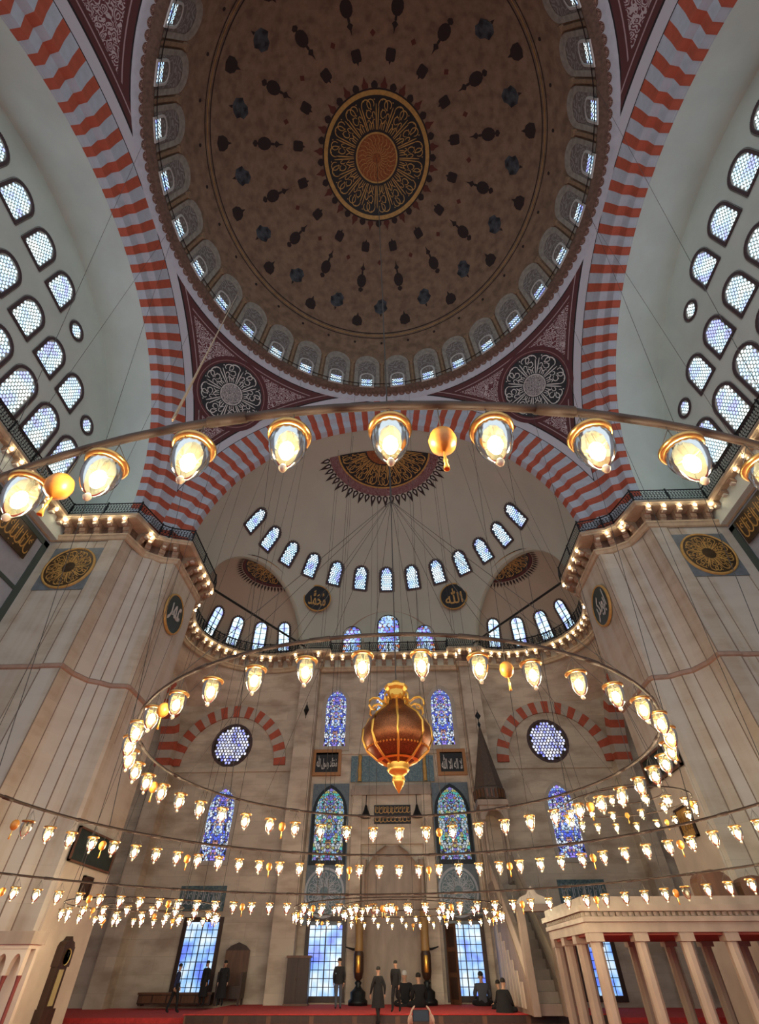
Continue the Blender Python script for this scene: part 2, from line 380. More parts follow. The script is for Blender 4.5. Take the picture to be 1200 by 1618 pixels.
def callig_rect(d, w, h, n, sw, seed):
    R = random.Random(seed)
    for i in range(n):
        x = -w/2+w*(i+0.5)/n; k = R.random(); s = w/n
        d.stroke([(x-s*0.35, -h*0.28), (x-s*0.37, 0), (x-s*0.32, h*0.42)], sw)
        if k > 0.3: d.stroke([(x-s*0.05, -h*0.2), (x-s*0.05, h*0.1), (x, h*(0.30+0.12*R.random()))], sw)
        d.stroke(arc(x+s*0.12, -h*0.2+h*0.1*R.random(), s*0.42, 170, 370, 8, h*0.16), sw)
        if k < 0.6: d.stroke(arc(x+s*0.15, h*0.17, s*0.2, 0, 300, 8, h*0.09), sw*0.8)
        d.diamond(x+s*0.3, h*(0.34-0.2*k), sw*0.6)
        if k > 0.5: d.diamond(x, -h*0.42, sw*0.6)
    return d
def text_obj(name, s, M4, size, m, parent, fit_w=None, fit_h=None):
    c = bpy.data.curves.new(name, 'FONT'); c.body = s; c.align_x = 'CENTER'; c.align_y = 'CENTER'; c.size = size
    c.resolution_u = 3; c.extrude = 0.012; c.offset = 0.012*size
    c.materials.append(m)
    o = bpy.data.objects.new(name, c); link(o)
    bpy.context.view_layer.update()
    bb = [Vector(v) for v in o.bound_box]
    x0, x1 = min(v.x for v in bb), max(v.x for v in bb); y0, y1 = min(v.y for v in bb), max(v.y for v in bb)
    sx = fit_w/(x1-x0) if fit_w else 1; sy = fit_h/(y1-y0) if fit_h else sx
    if not fit_w: sx = sy
    T = Matrix.Diagonal((sx, sy, 1, 1)) @ Matrix.Translation((-(x0+x1)/2, -(y0+y1)/2, 0))
    me = bpy.data.meshes.new_from_object(o); me.name = name
    bpy.data.objects.remove(o)
    me.transform(M4 @ Matrix.Rotation(pi/2, 4, 'X') @ T)     # local x right, y -> z up, facing -Y
    me.update()
    o = inst(name, me, parent); o['kind'] = 'stuff'
    return o

# ------------------------------------------------------------------ key dimensions (metres, dome centre at the origin, qibla towards +Y)
ZS = 20.8                      # springing of the great arches
DC, DR, DH = 36.0, 13.25, 13.8 # dome base height, radius, rise
DOMEC, DOMER = (0, 0, DC), (DR, DR, DH)
PA, PRAD = 14.1, 20.30         # pendentive plane and sphere
PENC = (0, 0, ZS); PENR = (PRAD,)*3
SMC, SMRAD = (0, 17.7, ZS), 12.8
TX = 18.9                      # tympanum walls
QY = 30.2                      # qibla wall
FACE = 12.85                   # pier faces
EXC = {-1: (-9.8, 24.2, ZS), 1: (9.8, 24.2, ZS)}; EXR = 5.6

def structure(o, label, cat): return tag(o, label, cat, kind='structure')

# ------------------------------------------------------------------ floor
mb = MB(); mb.box(-26, 26, -16, 32, -0.3, 0.0)
structure(mb.obj('floor', M['carpet']), 'red carpeted floor of the prayer hall', 'floor')
plat = empty('floor_platform', (0, 0, 0)); structure(plat, 'low red carpeted platform in front of the qibla wall', 'platform')
mb = MB(); mb.box(-9.0, 9.4, 21.95, QY, 0.0, 0.27); mb.obj('platform_base', M['wood2'], plat)
mb = MB(); mb.box(-9.05, 9.45, 21.9, QY, 0.27, 0.30); mb.obj('platform_carpet', M['carpet'], plat)
pd = MB(); pd.box(-0.82, 0.82, -0.03, 0.0, 0.03, 0.25); pdm = pd.data('platform_panel', M['wood'])
for i in range(10): inst('platform_panel', pdm, plat, loc=(-8.1+i*1.84, 21.95, 0))
mb = MB(); mb.box(-24, -9.0, 22.6, QY, 0, 0.16); mb.obj('platform_side', M['carpet'], plat)
mb = MB(); mb.box(9.4, 24, 22.6, QY, 0, 0.16); mb.obj('platform_side', M['carpet'], plat)

# ------------------------------------------------------------------ main dome
def ell_grid(c, rad, el0, el1, ne, na, az0=0, az1=2*pi):
    rows = []
    for i in range(ne+1):
        el = el0+(el1-el0)*i/ne
        rows.append([tuple(np.array(c)+np.array(rad)*np.array([sin(a)*cos(el), cos(a)*cos(el), sin(el)])) for a in [az0+(az1-az0)*k/na for k in range(na if abs(az1-az0-2*pi) < 1e-6 else na+1)]])
    return rows
dome = MB(); dome.grid(ell_grid(DOMEC, DOMER, 0, pi/2-0.002, 40, 128), True)
dome = dome.obj('dome_ceiling', M['domep'], smooth=True); structure(dome, 'great brown painted dome with calligraphy medallion at its crown', 'dome')
# crown medallion
P0 = (0, 0, DC+DH); top = dome_map(P0, (1, 0, 0), (0, 1, 0), DOMEC, DOMER)
D2().ring(0, 4.25, 64, k=8).obj('medallion_ground', top, 0.03, M['black'], dome)
D2().ring(4.2, 4.55, 64, k=1).obj('medallion_rim', top, 0.05, M['goldpaint'], dome)
D2().ring(0, 1.62, 48, k=4).obj('medallion_rosette', top, 0.05, M['orangep'], dome)
D2().ring(1.62, 1.74, 48).obj('rosette_rim', top, 0.055, M['goldpaint'], dome)
d = D2()
for k in range(24):
    a = 2*pi*k/24
    for r0, r1, ph in ((0.35, 0.95, 0), (0.9, 1.55, pi/24)):
        d.stroke([(r*cos(a+ph+0.10*sin(6*(r-r0))), r*sin(a+ph+0.10*sin(6*(r-r0)))) for r in np.linspace(r0, r1, 5)], 0.045)
d.obj('rosette_scrolls', top, 0.06, M['goldpaint'], dome, 'stuff')
callig_ring(D2(), 1.85, 4.05, 16, 0.085, 3).obj('calligraphy', top, 0.05, M['goldpaint'], dome, 'stuff')
petm = None
for k in range(40):
    a = 2*pi*k/40
    ca, sa = cos(a), sin(a)
    tip = 5.55 if k % 2 else 5.2
    pts = [(4.6, -0.06), (4.72, -0.25), (4.95, -0.27), (5.12, -0.14), (tip, 0), (5.12, 0.14), (4.95, 0.27), (4.72, 0.25), (4.6, 0.06)]
    D2().poly([(x*ca-y*sa, x*sa+y*ca) for x, y in pts]).obj('painted_petal', top, 0.035, M['motifr' if k % 2 else 'motifd'], dome)
D2().ring(4.55, 4.68, 64).obj('medallion_edge', top, 0.04, M['motifd'], dome)
# painted motifs in rings; each ring one mesh turned about the axis
def dome_motif(name, pol, polys, m, n, ph):
    el = pi/2-radians(pol)
    p, rt, up, ou = on_dome(DOMEC, DOMER, 0, el)
    mp = dome_map(p, rt, up, DOMEC, DOMER); mbs = MB()
    for q in polys: mbs.add([mp(a, b, 0.035) for a, b in q], [tuple(range(len(q)))])
    me = mbs.data(name, m)
    for k in range(n): inst(name, me, dome, rot=(0, 0, 2*pi*(k+ph)/n))
def ell2(rx, ry, cx=0, cy=0, n=12): return [(cx+rx*cos(2*pi*i/n), cy+ry*sin(2*pi*i/n)) for i in range(n)]
dome_motif('painted_square', 28.3, [[(-.34, -.26), (-.26, -.4), (.26, -.4), (.34, -.26), (.34, .26), (.26, .4), (-.26, .4), (-.34, .26)], [(-.09, .4), (.09, .4), (0, .62)]], M['motifd'], 16, 0.5)
dome_motif('painted_square_flower', 28.3, [ell2(.17, .2)], M['motifr'], 16, 0.5)
dome_motif('painted_spindle', 40.2, [ell2(.42, .6, 0, -.1), [(-.08, .4), (.08, .4), (.08, .75), (-.08, .75)], [(-.22, .95), (0, .72), (.22, .95), (.06, 1.2), (0, 1.6), (-.06, 1.2)], [(-.2, -.8), (0, -.66), (.2, -.8), (.2, -.98), (0, -1.14), (-.2, -.98)]], M['motifd'], 16, 0.5)
dome_motif('painted_spindle_heart', 40.2, [ell2(.30, .42, 0, -.1)], M['motifr'], 16, 0.5)
dome_motif('painted_spindle_eye', 40.0, [ell2(.12, .16, 0, -.1)], M['domep'], 16, 0.5)
dome_motif('painted_dot', 33.5, [[(-.2, 0), (0, -.24), (.2, 0), (0, .24)]], M['motifr'], 16, 0)
dome_motif('painted_blob', 50.3, [[(-.5, -.5), (-.1, -.72), (.3, -.55), (.62, -.2), (.5, .1), (.56, .42), (.2, .75), (-.2, .62), (-.35, .3), (-.62, .1)]], M['motifb'], 16, 0)
dome_motif('painted_blob_leaf', 50.3, [ell2(.22, .3, .2, .25), ell2(.26, .2, -.25, -.35), [(-.1, -.7), (.1, -.7), (0, -1.05)]], M['motifd'], 16, 0)
dome_motif('painted_bud', 56.3, [[(-.42, -.45), (0, -.6), (.42, -.45), (.46, 0), (.3, .35), (.1, .45), (0, .8), (-.1, .45), (-.3, .35), (-.46, 0)]], M['motifd'], 16, 0.5)
dome_motif('painted_bud_heart', 56.3, [ell2(.28, .28, 0, -.1)], M['motifr'], 16, 0.5)
dome_motif('painted_spot', 66, [ell2(.11, .13)], M['motifd'], 32, 0)
for pol, w, mm in ((61.5, .09, 'motifd'), (62.6, .05, 'goldpaint'), (63.6, .07, 'motifd')):
    el = pi/2-radians(pol); mb = MB()
    mb.grid([[tuple(v) for v in r] for r in ell_grid(DOMEC, tuple(np.array(DOMER)-0.03), el-w/26, el+w/26, 1, 128)], True)
    mb.obj('painted_band', M[mm], dome)
# niches round the base of the dome, each with a window
def nich(w, h, z0, n=10):
    return [(-w/2, z0)]+[(w/2, z0)]+[(w/2*cos(pi*i/n), h-w/2+w/2*sin(pi*i/n)) for i in range(n+1)]
AZS = [radians(5.625+11.25*k) for k in range(32)]
npan, _, _, _ = arabesque('niche_panel', (0.20, 0.17, 0.15), (0.33, 0.31, 0.29), 1.6, 0.2)[0:4]
p, rt, up, ou = on_dome(DOMEC, DOMER, 0, 0.0)
mpn = lambda a, b, off: np.array([0, 0, 0.])+np.array([ (DR*sqrt(max(0, 1-(b/DH)**2))-off)*sin(a/DR), (DR*sqrt(max(0, 1-(b/DH)**2))-off)*cos(a/DR), DC+b])
def strip_arch(w0, w1, h0, h1, n=14):
    inn = [(-w0/2, 0.05)]+[(-w0/2*cos(pi*i/n), h0-w0/2+w0/2*sin(pi*i/n)) for i in range(n+1)]+[(w0/2, 0.05)]
    out = [(-w1/2, 0.05)]+[(-w1/2*cos(pi*i/n), h1-w1/2+w1/2*sin(pi*i/n)) for i in range(n+1)]+[(w1/2, 0.05)]
    return inn, out
inn, out = strip_arch(1.55, 2.15, 3.55, 4.2); b1 = MB()
b1.grid([[mpn(a, b, 0.05) for a, b in inn], [mpn(a, b, 0.05) for a, b in out]]); bandm = b1.data('niche_border', mat('niche_border', (0.40, 0.36, 0.30), 0.85, var=0.3, scale=3))
b1 = MB(); q = inn
for i in range(len(q)//2): b1.add([mpn(*q[i], 0.03), mpn(*q[i+1], 0.03), mpn(*q[-i-2], 0.03), mpn(*q[-i-1], 0.03)], [(0, 1, 2, 3)] if i+1 != len(q)-i-2 else [(0, 1, 3)])
panm = b1.data('niche_panel', npan)
b1 = MB()
for x in (-1.3, ):
    b1.grid([[mpn(x-0.10, b, 0.03), mpn(x-0.10, b, 0.13), mpn(x+0.10, b, 0.13), mpn(x+0.10, b, 0.03)] for b in np.linspace(0.05, 3.1, 6)])
    b1.grid([[mpn(x-w, b, 0.02), mpn(x-w, b, o_), mpn(x+w, b, o_), mpn(x+w, b, 0.02)] for b, w, o_ in ((3.1, .10, .13), (3.2, .2, .2), (3.45, .2, .2), (3.5, .1, .05))])
pilm = b1.data('niche_pilaster', mat('niche_pilaster', (0.34, 0.22, 0.13), 0.8, var=0.3, scale=3))
for a in AZS:
    inst('niche_panel', panm, dome, rot=(0, 0, -a)); inst('niche_border', bandm, dome, rot=(0, 0, -a)); inst('niche_pilaster', pilm, dome, rot=(0, 0, -a))

# ------------------------------------------------------------------ windows (builder)
def out_round(w, h, n=10): return [(-w/2, 0), (w/2, 0)]+[(w/2*cos(pi*i/n), h-w/2+w/2*sin(pi*i/n)) for i in range(n+1)]
def out_point(w, h, n=6):
    r = w*0.78; c = r-w/2; a1 = math.acos(c/r); top_ = r*sin(a1); z0 = h-top_
    R_ = [(-c+r*cos(a1*i/n), z0+r*sin(a1*i/n)) for i in range(n+1)]
    return [(-w/2, 0), (w/2, 0)]+R_+[(-x, z) for x, z in R_[::-1][1:]]
def out_circ(w, h, n=24): return [(w/2*cos(2*pi*i/n), h/2+w/2*sin(2*pi*i/n)) for i in range(n)]
def out_rect(w, h): return [(-w/2, 0), (w/2, 0), (w/2, h), (-w/2, h)]
OUT = {'rect': out_rect, 'round': out_round, 'point': out_point, 'circle': out_circ}
def inside(p, poly):
    x, y = p; c = False; j = len(poly)-1
    for i in range(len(poly)):
        if ((poly[i][1] > y) != (poly[j][1] > y)) and (x < (poly[j][0]-poly[i][0])*(y-poly[i][1])/(poly[j][1]-poly[i][1])+poly[i][0]): c = not c
        j = i
    return c
WIN = [0]
class Win:
    """shared meshes of one window type: border, frame with depth, lattice plate or glass, glass cells"""
    def __init__(s, key, shape, w, h, fw, back, cell=None, cellm=None, border=None, depth=0.16, framem='frame', grille=None, spikes=0.0, bars=None):
        o = OUT[shape](w, h); f = OUT[shape](w+2*fw, h+2*fw); f = [(x, z-fw) for x, z in f]; n = len(o); s.parts = []
        mb = MB(); rows = [[(x, -0.05, z) for x, z in f], [(x, -0.05, z) for x, z in o], [(x, depth, z) for x, z in o]]
        rows.insert(0, [(x, depth, z) for x, z in f]); mb.grid(rows, True); s.parts.append(('window_frame', mb.data('window_frame_'+key, M[framem]), None))
        mb = MB(); mb.add([(x, 0.03, z) for x, z in o], [tuple(range(n))]); s.parts.append(('pane', mb.data('window_pane_'+key, M[back]), None))
        if cell:
            si = [(x*(1-cell*0.7/w*1.2), h*0.5+(z-h*0.5)*(1-cell*0.7/h*1.2)) for x, z in o]; mb = MB(); r = 0.385*cell; j = 0; z = cell*0.55
            while z < h:
                x = -w/2-(cell/2 if j % 2 else 0)
                while x < w/2+cell:
                    if inside((x, z), si): mb.add([(x+r*cos(pi/6+pi/3*k), 0.012, z+r*1.08*sin(pi/6+pi/3*k)) for k in range(6)], [tuple(range(6))])
                    x += cell
                z += cell*0.88; j += 1
            s.parts.append(('glass_cells', mb.data('glass_cells_'+key, M[cellm]), 'stuff'))
        if spikes:
            mb = MB(); per = []
            g = OUT[shape](w+2*fw+0.06, h+2*fw+0.06); g = [(x, zz-fw-0.03) for x, zz in g]
            cz = h/2
            for i in range(n):
                a, b = np.array(g[i]), np.array(g[(i+1) % n]); L_ = np.linalg.norm(b-a); kk = max(1, int(L_/(spikes*1.5)))
                t = (b-a)/(L_+1e-9); nn = np.array([t[1], -t[0]])
                for q in range(kk):
                    u0, u1 = a+(b-a)*q/kk, a+(b-a)*(q+1)/kk; mid = (u0+u1)/2+nn*spikes
                    mb.add([(u0[0], -0.02, u0[1]), (u1[0], -0.02, u1[1]), (mid[0], -0.02, mid[1])], [(0, 1, 2)])
            s.parts.append(('painted_border', mb.data('painted_border_'+key, M['frame']), 'stuff'))
        if bars:
            nx, nz, t = bars; mb = MB()
            for i in range(1, nx): x = -w/2+w*i/nx; tt = t*(2 if i*2 == nx else 1); mb.box(x-tt, x+tt, -0.02, 0.02, 0, h*0.97 if shape != 'round' else h-w/2+sqrt(max(0, (w/2)**2-x*x)))
            for i in range(1, nz): z = h*i/nz; mb.box(-w/2, w/2, -0.02, 0.02, z-t, z+t)
            s.parts.append(('grille', mb.data('grille_'+key, M['iron']), 'stuff'))
    def put(s, mw, label, group):
        WIN[0] += 1
        e = empty('window_%d' % WIN[0]); e.matrix_basis = mw
        tag(e, label, 'window', group, 'structure')
        for n_, me, kd in s.parts:
            o = inst(n_, me, e)
            if kd: o['kind'] = kd
        return e
W_ty = Win('tympanum', 'round', 1.42, 2.15, 0.15, 'lattice', 0.205, 'day', spikes=0.05)
W_tl = Win('tympanum_low', 'round', 1.55, 2.75, 0.15, 'lattice', 0.215, 'day', spikes=0.05)
W_rd = Win('tympanum_round', 'circle', 0.95, 0.95, 0.14, 'lattice', 0.2, 'day', spikes=0.05)
W_sd = Win('semidome', 'round', 1.08, 2.05, 0.10, 'lattice', 0.19, 'day', spikes=0.09)
W_ex = Win('exedra', 'round', 0.92, 2.35, 0.08, 'day2', None, bars=(2, 5, 0.018), spikes=0.10)
W_dm = Win('dome', 'round', 0.95, 1.75, 0.13, 'lattice', 0.19, 'day2', depth=0.3, framem='ivory')
# dome windows
for a in AZS:
    p = np.array([sin(a)*(DR-0.12), cos(a)*(DR-0.12), DC+0.12])
    W_dm.put(frame(p, (sin(a), cos(a), 0.05)), 'small arched lattice window in a niche round the base of the great dome', 'dome base windows')
# ------------------------------------------------------------------ cornice ring under the dome
cor = empty('cornice_ring'); structure(cor, 'white cornice with scalloped brown edge under the great dome', 'cornice')
mb = MB(); mb.lathe([(PA+0.35, 35.25), (PA+0.05, 35.38), (PA-0.10, 35.42), (PA-0.18, 35.55), (13.72, 35.72), (13.66, 35.80)], 128); mb.obj('cornice_band', M['whiteband'], cor, True)
mb = MB(); mb.lathe([(13.66, 35.80), (13.45, 35.84), (13.15, 36.0), (13.12, 36.10), (13.3, 36.12)], 128); mb.obj('cornice_lip', mat('cornice_lip', (0.17, 0.10, 0.07), 0.8, var=0.4, scale=5), cor, True)
sm_, snt, smx, sb, stc = arabesque('scallop_paint', (0.11, 0.05, 0.038), (0.36, 0.22, 0.17), 4, 0.35)
mb = MB(); n = 8
poly = [(-0.27, 0.42), (0.27, 0.42)]+[(0.27*cos(pi*i/n), -0.30*sin(pi*i/n)) for i in range(n+1)]
def scf(a, b, dd): return (a, 13.60+(-b*0.55)+dd*0.5, 35.86+b*0.62-dd)
mb.extr(poly, scf, 0.0, 0.05); scm = mb.data('scallop', sm_)
for k in range(160): inst('scallop', scm, cor, rot=(0, 0, 2*pi*k/160))
mb = MB(); mb.tube([(13.08*cos(2*pi*k/96), 13.08*sin(2*pi*k/96), 36.45) for k in range(96)], 0.03, 5, closed=True); mb.obj('cornice_rail', M['iron'], cor)
rp_ = MB(); rp_.tube([(0, 13.1, 36.1), (0, 13.08, 36.45)], 0.02, 4); rpm = rp_.data('rail_post', M['iron'])
for k in range(64): inst('rail_post', rpm, cor, rot=(0, 0, 2*pi*(k+0.5)/64))

# ------------------------------------------------------------------ pendentives
def pend_mat():
    m, nt, mx, b, tc = arabesque('pendentive_paint', (0.13, 0.035, 0.04), (0.50, 0.42, 0.42), 2.6, 0.1)
    N = nt.nodes.new; L = nt.links.new
    sp = N('ShaderNodeSeparateXYZ'); L(tc.outputs['Object'], sp.inputs[0])
    ax = N('ShaderNodeMath'); ax.operation = 'ABSOLUTE'; L(sp.outputs[0], ax.inputs[0])
    ay = N('ShaderNodeMath'); ay.operation = 'ABSOLUTE'; L(sp.outputs[1], ay.inputs[0])
    mxm = N('ShaderNodeMath'); mxm.operation = 'MAXIMUM'; L(ax.outputs[0], mxm.inputs[0]); L(ay.outputs[0], mxm.inputs[1])
    # distance from the arch edge along the painted surface, and from the dome ring
    d1 = N('ShaderNodeMath'); d1.operation = 'SUBTRACT'; d1.inputs[0].default_value = PA; L(mxm.outputs[0], d1.inputs[1])
    d2 = N('ShaderNodeMath'); d2.operation = 'SUBTRACT'; d2.inputs[0].default_value = 35.4; L(sp.outputs[2], d2.inputs[1])
    def ramp(src, scl, els, nxt):
        mm = N('ShaderNodeMath'); mm.operation = 'MULTIPLY'; mm.inputs[1].default_value = scl; L(src.outputs[0], mm.inputs[0])
        rp = N('ShaderNodeValToRGB'); rp.color_ramp.interpolation = 'CONSTANT'; e = rp.color_ramp.elements
        e[0].position, e[0].color = 0.0, (*els[0][1], 1); e[1].position, e[1].color = els[1][0]*scl, (*els[1][1], 1)
        for ps, c in els[2:]: k = e.new(ps*scl); k.color = (*c, 1)
        L(mm.outputs[0], rp.inputs[0])
        gt = N('ShaderNodeMath'); gt.operation = 'GREATER_THAN'; gt.inputs[1].default_value = nxt; L(src.outputs[0], gt.inputs[0])
        return rp, gt
    W_, K_, R_, P_ = (0.56, 0.57, 0.61), (0.015, 0.012, 0.014), (0.10, 0.03, 0.03), (0.40, 0.28, 0.28)
    r1, g1 = ramp(d1, 0.5, [(0, K_), (0.07, W_), (0.46, K_), (0.53, R_), (0.72, P_), (0.77, R_)], 0.92)
    r2, g2 = ramp(d2, 0.5, [(0, K_), (0.06, R_), (0.3, P_), (0.35, R_)], 0.48)
    m1 = N('ShaderNodeMix'); m1.data_type = 'RGBA'; L(g2.outputs[0], m1.inputs[0]); L(r2.outputs[0], m1.inputs[6]); L(mx.outputs[2], m1.inputs[7])
    m2 = N('ShaderNodeMix'); m2.data_type = 'RGBA'; L(g1.outputs[0], m2.inputs[0]); L(r1.outputs[0], m2.inputs[6]); L(m1.outputs[2], m2.inputs[7])
    L(m2.outputs[2], b.inputs['Base Color']); return m
M['pend'] = pend_mat()
for sx, sy, nm in ((-1, 1, 'front'), (1, 1, 'front'), (-1, -1, 'rear'), (1, -1, 'rear')):
    rows = []
    for i in range(41):
        rho = PRAD+(PA-PRAD)*(i/40)**1.0
        rho = max(PA+1e-4, rho); z = ZS+sqrt(max(0, PRAD**2-rho**2)); lo = math.acos(min(1, PA/rho))
        rows.append([(sx*rho*cos(lo+(pi/2-2*lo)*j/32), sy*rho*sin(lo+(pi/2-2*lo)*j/32), z) for j in range(33)])
    mb = MB(); mb.grid(rows)
    pen = mb.obj('pendentive_ceiling', M['pend'], smooth=True)
    structure(pen, 'maroon and white painted pendentive with a calligraphy roundel beside the %s arch' % ('semidome' if nm == 'front' else 'rear'), 'pendentive')
    # calligraphy roundel
    o = np.array([sx*11.4, sy*11.5, 32.9]); n_ = (o-np.array(PENC))/np.linalg.norm(o-np.array(PENC)); o = np.array(PENC)+n_*PRAD
    up = np.array([0, 0, 1.])-n_*n_[2]; up /= np.linalg.norm(up); ex = np.cross(n_, up)
    mp = dome_map(o, ex, up, PENC, PENR)
    D2().ring(0, 2.85, 48, k=6).obj('roundel_border', mp, 0.03, M['maroon'], pen)
    D2().ring(2.5, 2.56, 48).obj('roundel_line', mp, 0.045, mat('rose_paint', (0.3, 0.16, 0.15), 0.8) if 'rose' not in M else M['rose'], pen)
    D2().ring(0, 2.36, 48, k=5).obj('roundel_ground', mp, 0.045, M['black'], pen)
    callig_ring(D2(), 0.86, 2.30, 8, 0.085, 11).obj('calligraphy', mp, 0.065, M['ivory'], pen, 'stuff')
    D2().ring(0, 0.78, 32, k=2).obj('roundel_centre', mp, 0.06, arabesque('roundel_centre', (0.12, 0.11, 0.11), (0.5, 0.47, 0.45), 4.0, 0.0)[0] if 'rc' not in M else M['rc'], pen)
    D2().ring(0.78, 0.84, 32).obj('roundel_centre_rim', mp, 0.07, M['ivory'], pen)

# ------------------------------------------------------------------ great arches of red and white voussoirs
PROF = [(15.5, 12.65), (15.02, 12.72), (14.86, 13.30), (14.46, 13.46), (14.30, 14.05), (14.06, 14.62)]
BACK = [(14.06, 14.9), (15.5, 14.9)]
def wedge(kind, axis, a, prof, back, ext=0.0):
    """kind name, axis function(depth, r, angle) -> xyz"""
    mb = MB(); poly = [(dp, r-ext) for dp, r in prof]+back; n = len(poly); K = 3
    rows = [[axis(dp, r, a*(k/(K-1)-0.5)) for dp, r in poly] for k in range(K)]
    mb.grid(rows, True); b0 = 0
    mb.f.append(list(range(n))[::-1]); mb.m.append(0); mb.f.append([(K-1)*n+i for i in range(n)]); mb.m.append(0)
    return mb
PITCH = radians(4.5); AR, AW = radians(2.05), radians(2.45)
def big_arch(nm, label, axis, rotf):
    e = empty(nm, (0, 0, ZS)); structure(e, label, 'arch')
    red = wedge('red', axis, AR, PROF, BACK, 0.012).data('red_voussoir_'+nm, M['red'])
    whi = wedge('white', axis, AW, PROF, BACK).data('white_voussoir_'+nm, M['white'])
    for k in range(40):
        inst('voussoir', red, e, rot=rotf(PITCH*k+AR/2+radians(0.8))); inst('voussoir', whi, e, rot=rotf(PITCH*k+AR+AW/2+radians(0.8)))
    return e
big_arch('arch_left', 'great red and white striped arch framing the tympanum above the pier with the wall clock', lambda dp, r, a: (-dp, r*cos(a), r*sin(a)), lambda t: (t, 0, 0))
big_arch('arch_right', 'great red and white striped arch above the pier with the gold picture', lambda dp, r, a: (dp, r*cos(a), r*sin(a)), lambda t: (t, 0, 0))
big_arch('arch_front', 'great red and white striped arch at the mouth of the semidome', lambda dp, r, a: (r*cos(a), dp, r*sin(a)), lambda t: (0, -t, 0))

# ------------------------------------------------------------------ side tympana with soffits
TWIN = [(2.29*k+0.51, z) for k, z in ((-1, 30.9), (0, 30.9), (1, 30.9))]
for s, nm in ((-1, 'left'), (1, 'right')):
    mb = MB(); n = 64
    rows = [[(s*dp, r*cos(pi*k/n), ZS+r*sin(pi*k/n)) for k in range(n+1)] for dp, r in ((15.4, 12.66), (17.2, 12.95), (18.3, 13.2), (18.75, 13.38), (TX+0.05, 13.42), (TX+0.1, 13.42))]
    mb.grid(rows)
    structure(mb.obj('vault_'+nm, M['plaster'], smooth=True), 'smooth cream soffit of the deep arch in front of the %s' % ('clock side tympanum' if s < 0 else 'tribune side tympanum'), 'vault')
    mb = MB(); mb.box(min(s*TX, s*(TX+0.5)), max(s*TX, s*(TX+0.5)), -14, 14, 19.5, 34.6)
    structure(mb.obj('wall_tympanum_'+nm, M['plaster']), 'cream plaster tympanum wall full of lattice windows on the %s' % ('clock side' if s < 0 else 'tribune side'), 'wall')
    lab = 'arched hexagon lattice window high in the side tympanum'
    for k in (-2, -1, 0, 1): W_ty.put(frame((s*(TX-0.02), 0.52+2.29*k, 29.75), (s, 0, 0)), lab, 'upper tympanum windows')
    for k in (-3, -2, -1, 0, 1, 2, 3): W_ty.put(frame((s*(TX-0.02), 0.50+2.29*k, 25.95), (s, 0, 0)), 'arched hexagon lattice window in the middle row of the side tympanum', 'middle tympanum windows')
    for k in (-4, -3, -2, -1, 0, 1, 2, 3, 4): W_tl.put(frame((s*(TX-0.02), 0.50+2.29*k, 22.05), (s, 0, 0)), 'tall arched hexagon lattice window just above the gallery railing', 'lower tympanum windows')
    for y, z in ((5.08, 30.2), (9.65, 26.65), (-8.65, 26.65)): W_rd.put(frame((s*(TX-0.02), y, z-0.48), (s, 0, 0)), 'small round hexagon lattice window at the end of a tympanum window row', 'round tympanum windows')

# ------------------------------------------------------------------ semidome, exedrae, qibla wall
def bisected(rows, closed, planes, name, m, thickless=True):
    mb = MB(); mb.grid(rows, closed); me = mb.data(name, m, True)
    bm = bmesh.new(); bm.from_mesh(me)
    bmesh.ops.remove_doubles(bm, verts=bm.verts, dist=1e-4)
    for pc, pn in planes:
        bmesh.ops.bisect_plane(bm, geom=bm.verts[:]+bm.edges[:]+bm.faces[:], plane_co=pc, plane_no=pn, clear_outer=True, dist=1e-5)
    for f in bm.faces: f.smooth = True
    bm.to_mesh(me); bm.free(); return inst(name, me)
def chord(s):
    p1, p2 = np.array([s*12.85, 19.1]), np.array([s*6.6, 29.3]); t = (p2-p1)/np.linalg.norm(p2-p1)
    n = np.array([-t[1], t[0]]); n = n if n[0]*s > 0 else -n
    return p1, p2, n
planes = [((0, 29.75, 0), (0, 1, 0))]
for s in (-1, 1):
    p1, p2, n = chord(s); planes.append(((p1[0], p1[1], 0), (n[0], n[1], 0)))
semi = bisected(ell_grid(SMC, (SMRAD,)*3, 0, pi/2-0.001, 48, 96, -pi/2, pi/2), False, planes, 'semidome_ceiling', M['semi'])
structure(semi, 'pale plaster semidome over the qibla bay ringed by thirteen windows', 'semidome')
mb = MB(); n = 64
mb.grid([[(r*cos(pi*k/n), y, ZS+r*sin(pi*k/n)) for k in range(n+1)] for y, r in ((15.4, 12.66), (15.9, 12.74), (17.72, SMRAD))])
structure(mb.obj('vault_front', M['semi'], smooth=True), 'short plaster barrel vault between the striped arch and the semidome', 'vault')
